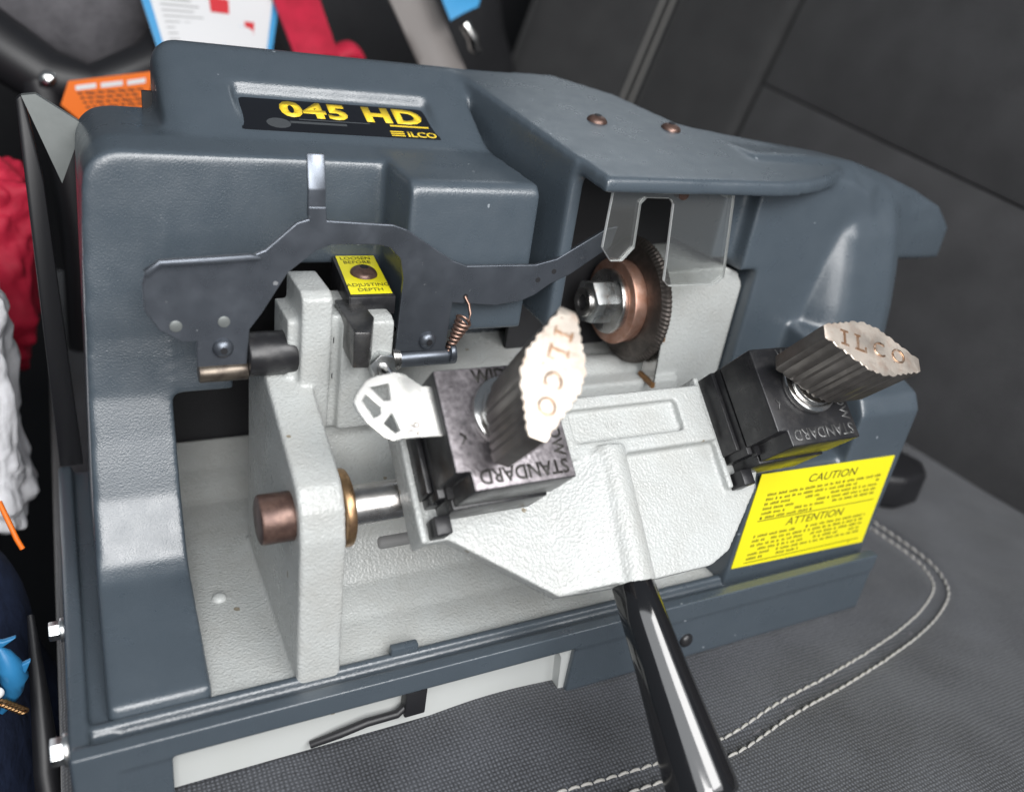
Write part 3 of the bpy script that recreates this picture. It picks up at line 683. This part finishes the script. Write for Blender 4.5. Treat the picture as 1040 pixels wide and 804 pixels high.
bm = bmesh.new(); dome(bm, (28.35, .05, 1.4), (0, -1, 0), .42, .3); obj('skirt_screw', bm, 'black_metal', mach, 50)
for y, z, r in ((1.6, 3.0, .52), (8.4, 2.9, .42)):
    bm = bmesh.new(); tube(bm, (-.34, y, z), (-.55, y, z), r + .12, n=28, bevel=.04); tube(bm, (-.55, y, z), (-1.0, y, z), r, n=6, bevel=.06)
    obj('side_bolt', bm, 'galv', mach, 35)

# ---- name plate ---------------------------------------------------------
sl = math.atan2(up(17.7) - ND - up(14.85), 17.62 - 14.85); sd = Vector((0, math.cos(sl), math.sin(sl))); sn = Vector((0, -math.sin(sl), math.cos(sl)))
np0 = Vector((0, 14.85, up(14.85)))
def NP(a, b_, c): return Vector((a, 0, 0)) + np0 + sd * b_ + sn * c
bm = bmesh.new(); prism(bm, rect(8.5, 17.95, .12, 2.86), -.1, .03, NP)
npl = obj('name_plate', bm, 'plateblack', mach, 0)
text('lettering', '045 HD', NP(14.0, 1.93, .032), (1, 0, 0), sd, 1.72, 'yellow_ink', npl, .006, offset=.05, xs=1.14, space=1.12)
text('lettering', 'ILCO', NP(17.05, .42, .032), (1, 0, 0), sd, .62, 'yellow_ink', npl, .006, offset=.03, xs=1.1)
bm = bmesh.new()
prism(bm, rect(15.6, 17.6, 1.05, 1.18), .031, .036, NP)
for k in range(3): prism(bm, rect(15.45, 16.15, .22 + k * .17, .31 + k * .17), .031, .036, NP)
obj('printed_line', bm, 'yellow_ink', npl, 0)
bm = bmesh.new()
ring = [(10.2 + .55 * math.cos(a / 16 * 2 * math.pi), .75 + .42 * math.sin(a / 16 * 2 * math.pi)) for a in range(16)]
prism(bm, ring, .031, .034, NP); prism(bm, rect(10.75, 13.4, .8, .98), .031, .034, NP); prism(bm, rect(11.2, 14.6, 1.12, 1.2), .031, .034, NP)
obj('printed_key_drawing', bm, 'faint_ink', npl, 0)

# ---- caution label ------------------------------------------------------
LB = lambda a, b_, c: (a, 1.2 - c, b_)
bm = bmesh.new(); prism(bm, [(31.4, 4.55), (41.75, 4.2), (41.55, 10.3), (31.4, 10.6)], .0, .035, LB)
cl = obj('caution_label', bm, 'yellow', mach, 0)
text('lettering', 'CAUTION', LB(36.9, 9.72, .036), (1, 0, -.025), (.12, 0, 1), .72, 'ink', cl, .005, offset=.0, xs=1.15)
text('lettering', 'ATTENTION', LB(36.7, 7.0, .036), (1, 0, -.03), (.12, 0, 1), .72, 'ink', cl, .005, offset=.0, xs=1.1)
bm = bmesh.new()
for k in range(12):
    z = 9.12 - k * .30 if k < 6 else 6.42 - (k - 6) * .30
    x = 32.3; xe = 41.0 if k % 6 != 5 else 36.2
    while x < xe:
        w = random.uniform(.15, .75); w = min(w, xe - x)
        if random.random() > .1:
            n = max(1, int(w / .12))
            for q in range(n):
                hgt = random.choice((.13, .15, .17))
                prism(bm, rect(x + q * w / n, x + (q + .6) * w / n, z - (x - 32) * .012, z - (x - 32) * .012 + hgt), .036, .039, LB)
        x += w + .14
o = obj('small_print', bm, 'ink', cl, 0); o['kind'] = 'stuff'
for zz in (7.5, 4.72):
    bm = bmesh.new(); prism(bm, [(32.2, zz), (41.2, zz - .12), (41.2, zz - .07), (32.2, zz + .05)], .036, .039, LB); obj('printed_line', bm, 'ink', cl, 0)

# ---- carriage -----------------------------------------------------------
bm = bmesh.new()
outl = [(13.9, -1.7), (15.3, -1.7), (20.1, -5.25), (22.9, -5.4), (25.3, -5.45), (29.2, -5.4), (30.6, -4.85), (33.6, -2.0), (34.2, -1.0), (37.3, -.9), (37.3, 4.6), (31.6, 4.6), (31.2, 4.1), (20.8, 4.1), (20.4, 4.9), (13.75, 4.9)]
prism(bm, outl, -2.9, -2.05, uvh)
prism(bm, rect(14.0, 20.2, -1.45, 4.9), -3.3, -2.3, uvh); prism(bm, rect(31.75, 37.3, -.95, 4.6), -3.3, -2.3, uvh)
prism(bm, rect(13.85, 14.2, -1.75, 5.0), -3.3, -1.6, uvh); prism(bm, rect(31.5, 31.9, -1.75, 4.7), -3.3, -1.6, uvh)
prism(bm, rect(20.0, 31.5, .95, 1.75), -2.9, -1.3, uvh); prism(bm, rect(20.0, 31.5, 3.5, 4.15), -2.9, -1.3, uvh)
prism(bm, rect(29.6, 31.4, 1.0, 4.1), -2.9, -1.3, uvh); prism(bm, rect(20.0, 22.8, 1.0, 4.1), -2.9, -1.3, uvh)
prism(bm, rect(20.0, 31.5, 1.0, 4.1), -2.9, -1.75, uvh)
tube(bm, uvh(24.15, -5.45, -1.95), uvh(24.6, 1.4, -1.95), 1.12 * KS, 1.1 * KS, n=32)
# web left of the tube
t = bmesh.new()
vs = [t.verts.new(uvh(*p)) for p in ((20.3, -5.2, -2.05), (23.6, -5.35, -2.05), (24.2, 1.3, -2.05), (20.8, 1.3, -2.05), (20.6, -5.1, -1.95), (23.6, -5.3, -1.2), (24.2, 1.2, -1.0), (21.3, 1.2, -1.9))]
for f in ((3, 2, 1, 0), (4, 5, 6, 7), (0, 1, 5, 4), (1, 2, 6, 5), (2, 3, 7, 6), (3, 0, 4, 7)): t.faces.new([vs[i] for i in f])
bmesh.ops.recalc_face_normals(t, faces=t.faces); merge(bm, t)
tube(bm, (13.2, 3.3, 10.95), (17.5, 3.3, 10.95), 1.0); tube(bm, (28.0, 3.3, 10.95), (32.5, 3.3, 10.95), 1.0)
prism(bm, rect(2.0, 4.6, 10.95, 12.8), 14.0, 17.0, YZX); prism(bm, rect(2.0, 4.6, 10.95, 12.8), 28.5, 32.0, YZX)
car = moulded('carriage', bm, 'white', mach, 0.0008, 5)
text('lettering', 'ILCO', uvh(25.6, 2.6, -1.72), (1, 0, 0), Tt, .42, 'faint_grey', car, .005)
bm = bmesh.new()
hd = (-Tt + Nn * .09).normalized(); h0 = uvh(24.1, -5.3, -1.95)
t = bmesh.new(); rings = []; nn = 48; u1 = Vector((1, 0, 0)); u2 = hd.cross(u1)
for s_, r in ((0, .9), (.03, 1.0), (.12, 1.05), (2, 1.12), (4, 1.22), (6, 1.36), (8, 1.52), (9.4, 1.62), (9.75, 1.62), (9.9, 1.55), (9.97, 1.38), (10.0, 1.0)):
    rings.append([t.verts.new(h0 + (hd * s_ + (u1 * math.cos(2 * math.pi * i / nn) + u2 * math.sin(2 * math.pi * i / nn)) * r) * KS) for i in range(nn)])
for a, b_ in zip(rings, rings[1:]):
    for i in range(nn):
        j = (i + 1) % nn; t.faces.new((a[i], a[j], b_[j], b_[i]))
t.faces.new(list(reversed(rings[0]))); t.faces.new(rings[-1]); merge(bm, t)
obj('handle', bm, 'black_gloss', mach, 40)

# ---- vises --------------------------------------------------------------
def half(profile):  # knob outline, long axis along +a
    return profile
def knob_outline():
    pts = []
    key = [(-2.98, .30), (-2.7, .52), (-1.1, 1.2), (-.45, 1.36), (.45, 1.3), (1.3, 1.0), (2.3, .62), (2.95, .38)]
    up_ = []
    for (a0, b0), (a1, b1) in zip(key, key[1:]):
        l = math.hypot(a1 - a0, b1 - b0); n = max(1, round(l / .20))
        straight = l > .6
        for i in range(n):
            t = i / n; off = 0
            nx, ny = -(b1 - b0) / l, (a1 - a0) / l
            s = -.085 if (straight and i % 2) else 0
            up_.append((a0 + (a1 - a0) * t + nx * s, b0 + (b1 - b0) * t + ny * s))
    up_.append(key[-1])
    dn = [(-a, -b_) for a, b_ in up_]
    return up_ + dn
def vise(u0, v0, kc, kang, word_mat, w2):
    V = empty('vise', '', ''); del V['label']; del V['category']
    V.parent = mach; V.name = 'vise'
    F = lambda a, b_, c: uvh(u0 + a, v0 + b_, c)
    bm = bmesh.new()
    prism(bm, [(.05, .5), (.6, .5), (.6, -.1), (5.3, -.1), (5.3, 5.45), (.05, 5.45)], -2.35, .0, F, .06)
    prism(bm, [(.35, .35), (5.2, .35), (5.2, 5.3), (.35, 5.3)], -.1, .3, F)
    obj('lower_jaw', bm, 'black_metal', V, 35)
    bm = bmesh.new()
    prism(bm, [(-.25, .9), (.0, .9), (.0, 5.4), (-.25, 5.4)], -2.3, -.4, F, .04)
    prism(bm, [(0, -.9), (.75, -.9), (.75, -.05), (0, -.05)], -2.3, -.9, F, .05)
    obj('jaw_key', bm, 'black_metal', V, 35)
    bm = bmesh.new()
    prism(bm, [(0.0, .86), (.64, .86), (.64, 0), (5.5, 0), (5.5, 5.42), (0, 5.42)], .1, 2.6, F, .07, 3)
    uj = obj('upper_jaw', bm, ['black_metal', 'worn_black' if w2 else 'black_metal'], V, 35)
    nl = Nn
    for p in uj.data.polygons:
        if p.normal.dot(nl) > .9: p.material_index = 1
    top = 2.602
    text('lettering', 'STANDARD', F(3.1, .58, top), (-1, 0, 0), -Tt, .88 * KS, word_mat, uj, .012, offset=.02, xs=.92)
    text('lettering', 'WIDE', F(2.75, 4.95, top), (1, 0, 0), Tt, .88 * KS, word_mat, uj, .012, offset=.02, xs=.92)
    text('lettering', 'NARROW', F(4.95, 2.7, top), -Tt, (1, 0, 0), .78 * KS, word_mat, uj, .012, offset=.02, xs=.95)
    text('lettering', 'X', F(.75, 2.3, top), (0.9, 0.3, 0), Tt, .7 * KS, word_mat, uj, .012, offset=.012)
    c0, c1 = kc
    K = lambda a, b_, c: uvh(c0 + a * math.cos(kang) - b_ * math.sin(kang), c1 + a * math.sin(kang) + b_ * math.cos(kang), c)
    bm = bmesh.new(); tube(bm, uvh(c0, c1, 2.55), uvh(c0, c1, 3.0), 1.66 * KS, n=48, bevel=.14); tube(bm, uvh(c0, c1, 3.0), uvh(c0, c1, 3.25), 1.3 * KS, n=48, bevel=.06)
    obj('washer', bm, 'chrome', V, 40)
    bm = bmesh.new(); tube(bm, uvh(c0, c1, 2.5), uvh(c0, c1, 4.6), .62 * KS, n=32); obj('stud', bm, 'steel', V, 40)
    bm = bmesh.new(); tube(bm, uvh(c0, c1, 3.25), uvh(c0, c1, 4.0), 1.0 * KS, 1.15 * KS, n=40, bevel=.05)
    O = knob_outline(); 
    t = bmesh.new(); n = len(O)
    lv = [(3.55, .93), (3.75, .97), (5.2, .985), (7.18, 1.0), (7.24, .993), (7.26, .98)]
    R = [[t.verts.new(K(a * s, b_ * s, h)) for a, b_ in O] for h, s in lv]
    for A, B in zip(R, R[1:]):
        for i in range(n):
            j = (i + 1) % n; t.faces.new((A[i], A[j], B[j], B[i]))
    t.faces.new(list(reversed(R[0]))); t.faces.new(R[-1]); merge(bm, t)
    kn = obj('wing_knob', bm, ['knobside', 'bronze'], V, 28)
    for p in kn.data.polygons:
        if p.normal.dot(nl) > .55: p.material_index = 1
    xd = K(1, 0, 0) - K(0, 0, 0); yd = K(0, 1, 0) - K(0, 0, 0)
    bm = bmesh.new(); LT = lambda a, b_, c: K(a, b_, 7.255 + c)
    prism(bm, rect(-1.82, -1.70, -.34, .38), 0, .04, LT); prism(bm, rect(-1.98, -1.54, .32, .42), 0, .038, LT); prism(bm, rect(-1.98, -1.54, -.40, -.30), 0, .038, LT)
    obj('lettering', bm, 'letter_bronze', kn, 0)
    bm = bmesh.new(); prism(bm, rect(-1.02, -.90, -.36, .42), 0, .04, LT); prism(bm, rect(-1.14, -.46, -.42, -.31), 0, .038, LT); prism(bm, rect(-1.14, -.78, .36, .45), 0, .038, LT); prism(bm, rect(-.54, -.46, -.36, -.12), 0, .037, LT)
    obj('lettering', bm, 'letter_bronze', kn, 0)
    for ch, a in (('C', .35), ('O', 1.55)):
        text('lettering', ch, K(a, .03, 7.262), xd, yd, (1.12 if ch in 'CO' else 1.05) * KS, 'letter_bronze', kn, .03, offset=-.004)
    return V
vise(14.4, -.72, (17.3, 2.45), math.radians(-120), 'ink', True)
vise(32.0, -.95, (35.0, 2.2), math.radians(-22.3), 'silver_print', False)

# ================================================================ KEY in the left vise
bm = bmesh.new()
hk = 1.9
kf = lambda a, b_, c: uvh(a, b_, hk + c)
# bow ring with spokes: outer outline and three windows cut by a triangulated fill
outer = [(10.95, 3.85), (11.1, 4.15), (11.65, 4.72), (12.0, 4.86), (13.0, 4.98), (13.35, 4.85), (14.0, 4.25), (15.5, 4.05), (18.4, 3.7), (18.4, 2.2), (15.5, 1.9), (12.75, 2.05), (12.3, 2.0), (11.95, 2.2), (11.3, 2.95), (11.05, 3.45)]
holes = [[(11.75, 4.4), (12.55, 4.5), (12.5, 3.75), (12.2, 3.75)], [(11.3, 3.85), (11.55, 4.1), (12.0, 3.55), (11.95, 3.2), (11.65, 3.05)], [(12.0, 2.75), (12.45, 3.2), (12.65, 2.4), (12.4, 2.3)]]
def plate_with_holes(bm, outer, holes, fr, th):
    t = bmesh.new(); loops = []
    for poly in [outer] + holes:
        vs = [t.verts.new(fr(a, b_, 0)) for a, b_ in poly]
        loops.append([t.edges.new((vs[i], vs[(i + 1) % len(vs)])) for i in range(len(vs))])
    bmesh.ops.triangle_fill(t, edges=[e for l in loops for e in l], use_beauty=True, use_dissolve=False)
    # drop triangles that fell inside windows
    r = bmesh.ops.extrude_face_region(t, geom=t.faces[:])
    d = fr(0, 0, th) - fr(0, 0, 0)
    for g_ in r['geom']:
        if isinstance(g_, bmesh.types.BMVert): g_.co += d
    bmesh.ops.recalc_face_normals(t, faces=t.faces); merge(bm, t)
plate_with_holes(bm, outer, holes, kf, .2)
key = obj('key', bm, 'nickel', None, 0)
bv = key.modifiers.new('edge', 'BEVEL'); bv.width = .0003; bv.segments = 2; bv.limit_method = 'ANGLE'
tag(key, 'silver key blank with cut out bow held in the left vise', 'key')
text('lettering', '26', kf(13.25, 2.4, .2), (0.2, 0, 0) + Tt * -1 if False else Vector((.3, 0, 0)) + Tt, Vector((-1, 0, 0)) + Tt * .3, .6, 'old_steel', key, .004)

# ================================================================ THINGS BEHIND AND BESIDE
# infant seat: black shell with grey lining, rivet
cs = empty('child_seat', 'black child seat with grey lining behind the machine at upper left', 'child seat', (0, 0, 0))
bm = bmesh.new()
sweep(bm, [(-8, 50, 26), (-3, 48.5, 22.5), (1, 47, 20.0), (4, 47, 19.6), (8, 48, 21.5), (11, 51, 24), (15, 55, 26)], [2.4, 2.3, 2.1, 1.7, 1.7, 2, 2.2], 14)
sweep(bm, [(0.5, 46.5, 20), (1.8, 45.5, 15), (2.0, 45, 8), (1.5, 45, -10), (1.5, 45, -28)], [1.5, 1.3, 1.3, 1.4, 1.6], 12)
obj('shell', bm, 'black_plastic', cs, 60)
bm = bmesh.new(); 
t = bmesh.new(); bmesh.ops.create_icosphere(t, subdivisions=4, radius=1)
for v in t.verts:
    w = 1 + .12 * math.sin(v.co.x * 5 + v.co.z * 4) * math.cos(v.co.y * 4)
    v.co = Vector((2 + v.co.x * 9 * w, 56 + v.co.y * 6, 25 + v.co.z * 6 * w))
merge(bm, t); obj('lining', bm, 'greyfab', cs, 80)
bm = bmesh.new(); dome(bm, (.95, 44.8, 20.4), (-.1, -1, .3), .55, .3); obj('rivet', bm, 'chrome', cs, 60)
t = bmesh.new(); bmesh.ops.create_icosphere(t, subdivisions=4, radius=1)
for v in t.verts:
    w = 1 + .10 * math.sin(v.co.x * 7) * math.cos(v.co.z * 6)
    v.co = Vector((23 + v.co.x * 16 * w, 66 + v.co.y * 7, 18 + v.co.z * 12 * w))
obj('padding', t, 'darkcloth', cs, 80)

def sheet(name, corners, m, th=.12, curl=.3, n=8):
    a, b_, c, d_ = [Vector(p) for p in corners]; nr = (b_ - a).cross(d_ - a).normalized(); t = bmesh.new(); F = []; B = []
    for i in range(n + 1):
        F.append([]); B.append([])
        for j in range(n + 1):
            p = a.lerp(b_, i / n).lerp(d_.lerp(c, i / n), j / n) + nr * curl * math.sin(i / n * math.pi) * (1 + .3 * math.sin(j))
            F[-1].append(t.verts.new(p)); B[-1].append(t.verts.new(p - nr * th))
    for i in range(n):
        for j in range(n):
            t.faces.new((F[i][j], F[i + 1][j], F[i + 1][j + 1], F[i][j + 1])); t.faces.new((B[i][j], B[i][j + 1], B[i + 1][j + 1], B[i + 1][j]))
    for i in range(n):
        t.faces.new((F[i][0], B[i][0], B[i + 1][0], F[i + 1][0])); t.faces.new((F[i][n], F[i + 1][n], B[i + 1][n], B[i][n]))
        t.faces.new((F[0][i], F[0][i + 1], B[0][i + 1], B[0][i])); t.faces.new((F[n][i], B[n][i], B[n][i + 1], F[n][i + 1]))
    return obj(name, t, m, None, 60)
def quadpt(corners, u, v, lift=.0, curl=.3):
    a, b_, c, d_ = [Vector(p) for p in corners]; nr = (b_ - a).cross(d_ - a).normalized()
    return a.lerp(b_, u).lerp(d_.lerp(c, u), v) + nr * (lift + curl * math.sin(u * math.pi))
def patch(bm, corners, u0, u1, v0, v1, lift, curl=.3, th=.02, n=4):
    for i in range(n):
        ua, ub = u0 + (u1 - u0) * i / n, u0 + (u1 - u0) * (i + 1) / n
        t = bmesh.new()
        A = [t.verts.new(quadpt(corners, *p, lift, curl)) for p in ((ua, v0), (ub, v0), (ub, v1), (ua, v1))]
        B = [t.verts.new(quadpt(corners, *p, lift + th, curl)) for p in ((ua, v0), (ub, v0), (ub, v1), (ua, v1))]
        hull_faces(t, A, B); merge(bm, t)
# orange hang tag
bm = bmesh.new(); prism(bm, [(1.6, 18.9), (3.4, 17.3), (6.9, 17.5), (7.6, 21.6), (2.2, 20.5)], 43.6, 43.75, XZY)
ot = tag(obj('warning_tag', bm, 'orange', None, 0), 'bright orange paper warning tag hanging below the black child seat shell', 'tag')
bm = bmesh.new()
for k, (x0, x1, z) in enumerate(((2.6, 3.9, 20.25), (4.2, 5.6, 20.55), (5.9, 7.1, 20.85))): prism(bm, [(x0, z - .32), (x1, z - .05), (x1, z + .28), (x0, z)], 43.56, 43.6, XZY)
prism(bm, [(4.3, 17.6), (5.2, 18.4), (6.4, 17.7)], 43.56, 43.6, XZY)
obj('white_print', bm, 'paper', ot, 0)
bm = bmesh.new()
for k in range(6):
    z = 19.7 - k * .32; x = 2.7 + .15 * k
    while x < 6.7:
        w = random.uniform(.2, .7); prism(bm, rect(x, x + w, z + (x - 2.7) * .15, z + .12 + (x - 2.7) * .15), 43.56, 43.6, XZY); x += w + .15
o = obj('small_print', bm, 'ink', ot, 0)
# leaflet
lc = [(8.3, 46, 22.6), (16.6, 46.8, 23.2), (18.3, 51, 28.5), (6.6, 50, 29.5)]
lf = tag(sheet('instruction_leaflet', lc, 'paper', .1, .3), 'white instruction leaflet with blue border and red pictograms behind the machine', 'leaflet')
for a_, b_ in ((0, .06), (.95, 1)):
    bm = bmesh.new(); patch(bm, lc, a_, b_, 0, 1, .02); obj('blue_border', bm, 'bluepaper', lf, 0)
for q_ in ((.58, .66, .12, .24), (.74, .82, .22, .36), (.48, .62, .42, .58)):
    bm = bmesh.new(); patch(bm, lc, *q_, .02); obj('red_pictogram', bm, 'redink', lf, 0)
for q_ in ((.50, .57, .08, .2), (.67, .73, .18, .3)):
    bm = bmesh.new(); patch(bm, lc, *q_, .02); obj('blue_pictogram', bm, 'bluepaper', lf, 0)
bm = bmesh.new()
for k in range(9): patch(bm, lc, .12, .12 + random.uniform(.22, .34), .06 + k * .055, .075 + k * .055, .02)
obj('small_print', bm, 'grey_ink', lf, 0)
# red strap
tag(sheet('red_strap', [(18.2, 45, 23.0), (21.6, 45.4, 23.6), (20.2, 52, 30.5), (16.4, 52, 30.0)], 'red', .25, .5), 'upright red webbing strap behind the nameplate hump', 'strap')
t = bmesh.new(); bmesh.ops.create_icosphere(t, subdivisions=3, radius=1)
for v in t.verts: v.co = Vector((22.2 + v.co.x * 2.2, 47.5 + v.co.y * 1.5, 23.6 + v.co.z * .9 + .3 * math.sin(v.co.x * 4)))
tag(obj('red_cushion', t, 'red', None, 80), 'small red padded end peeking over the machine top right of red strap', 'pad')
# grey belt
bt = sheet('seat_belt', [(29.2, 46.5, 23.0), (33.6, 46.2, 22.6), (29.6, 51, 31.5), (25.4, 51, 31.0)], 'greybelt', .2, .6)
tag(bt, 'taupe grey seat belt webbing running down behind the machine', 'seat belt')
bk = [(30.6, 45, 27.3), (33.0, 45.2, 28.6), (34.4, 47, 30.6), (29.6, 47, 30.2)]
tag(sheet('blue_sticker', bk, 'bluepaper', .1, .2), 'pale blue printed tag beside the grey belt at the top', 'tag')
bm = bmesh.new(); sweep(bm, [(32.0, 45.2, 27.2), (32.7, 44.9, 26.3), (32.9, 44.9, 25.5), (33.6, 45.2, 25.2)], [.5, .55, .5, .35], 10)
tag(obj('belt_buckle', bm, 'chrome', None, 60), 'small shiny metal belt tongue below the blue tag', 'buckle')
# dark filler lump added behind
t = bmesh.new(); bmesh.ops.create_icosphere(t, subdivisions=5, radius=1)
for v in t.verts:
    w = 1 + .08 * math.sin(v.co.x * 8 + 1) * math.sin(v.co.z * 7) + .05 * math.sin(v.co.y * 9)
    v.co = Vector((40 + v.co.x * 12 * w, 76 + v.co.y * 9, 14 + v.co.z * 22 * w))
tag(obj('black_jacket', t, 'darkcloth', None, 80), 'crumpled black jacket in shadow beside the seat bolster', 'jacket')
# buckle by the seat
bm = bmesh.new()
prism(bm, [(52.5, 8.4), (54.5, 7.4), (57, 7.6), (58.5, 9.2), (58, 11.2), (56, 12.2), (53, 11.7)], -.2, 2.6, XYZ, .5, 3)
tag(obj('belt_receiver', bm, 'black_plastic', None, 60), 'black seat belt receiver lying beside the yellow caution label', 'buckle')

# left footwell: red garment, white bag, navy backpack, charm
def lump(name, c, s, m, seed, amp=.18, sub=5, parent=None, freq=1.0, crumple=0.0, box=1.0):
    rnd = random.Random(seed); ph = [rnd.uniform(0, 6.28) for _ in range(8)]
    t = bmesh.new(); bmesh.ops.create_icosphere(t, subdivisions=sub, radius=1)
    for v in t.verts:
        x, y, z = v.co * freq
        w = 1 + amp * (math.sin(4 * x + ph[0]) * math.sin(3.3 * z + ph[1]) + .6 * math.sin(7 * y + ph[2] + 3 * z) * math.cos(6 * z + ph[3]) + .35 * abs(math.sin(11 * z + 6 * x + ph[4])))
        d = Vector([math.copysign(abs(q) ** box, q) for q in v.co])
        v.co = Vector((c[0] + d.x * s[0] * w, c[1] + d.y * s[1] * w, c[2] + d.z * s[2] * w))
        if crumple:
            k = mnoise.voronoi(v.co * .42 + Vector((seed, 0, 0)))[0]; k2 = mnoise.voronoi(v.co * .9)[0]
            v.co += d * crumple * ((k[1] - k[0]) * 1.3 + (k2[1] - k2[0]) * .6 - .6)
    return obj(name, t, m, parent, 80)
tag(lump('red_garment', (-7.2, 38, 8), (6.0, 4, 9), 'red', 3, .14, 6, crumple=.7, box=.6), 'red garment bundled in shadow left of the machine', 'garment')
wb = lump('plastic_bag', (-7.6, 25, 6), (5.9, 4, 8.6), 'bagwhite', 5, .09, 6, crumple=.38, box=.5)
tag(wb, 'crumpled white plastic bag with blue print left of the machine', 'bag')
nb = lump('backpack', (-9.5, 14, -10), (8.3, 12, 13.5), 'navy', 9, .08, 5)
tag(nb, 'navy blue cloth backpack in the dark left of the machine', 'backpack')
bm = bmesh.new(); sweep(bm, [(-1.9, 12, 1.0), (-1.75, 9, -1.5), (-1.7, 7, -4), (-1.65, 4, -8), (-1.5, 3, -14), (-1.4, 3, -26)], [.15, .4, .6, .65, .65, .65], 8)
obj('strap', bm, 'black_plastic', nb, 60)
bm = bmesh.new(); sweep(bm, [(-2.9, 16.6, 4.6), (-2.6, 15.9, 4.0), (-2.3, 15.4, 3.1), (-2.1, 15.2, 2.6)], .13, 8)
obj('orange_zip_pull', bm, 'orange', nb, 60)
ch = empty('dolphin_charm', 'small bright blue dolphin keyring charm hanging on the navy backpack', 'charm', (-2.6, 8.0, -1.2))
bm = bmesh.new()
c0 = Vector((-.15, -.1, 3.2))
sweep(bm, [c0 + Vector(p) for p in ((-.1, 0, 1.0), (.05, 0, .6), (.2, -.1, 0), (.3, -.1, -.7), (.15, 0, -1.5), (-.1, 0, -2.2), (-.4, 0, -2.7))], [.1, .3, .48, .55, .42, .25, .1], 12)
prism(bm, [(c0.x + .2, c0.z - .2), (c0.x + 1.0, c0.z + .1), (c0.x + .6, c0.z - .9)], -.3, -.05, XZY, .05)
prism(bm, [(c0.x - .1, c0.z + .9), (c0.x - .7, c0.z + 1.5), (c0.x + .1, c0.z + 1.3), (c0.x + .6, c0.z + 1.4)], -.15, .1, XZY, .05)
obj('body', bm, 'dolphin', ch, 60)
bm = bmesh.new(); dome(bm, c0 + Vector((-.35, -.6, -.9)), (-.2, -1, .2), .28, .25); obj('pearl_bead', bm, 'paper', ch, 60)
bm = bmesh.new()
for k in range(7):
    a = k / 7 * 6.28
    pp = [c0 + Vector((-.2 + .22 * k * .5 + .2 * math.cos(q / 8 * 6.28), -.65, -1.5 - .12 * k + .16 * math.sin(q / 8 * 6.28))) for q in range(9)]
    sweep(bm, pp, .06, 5)
obj('chain', bm, 'gold', ch, 60)
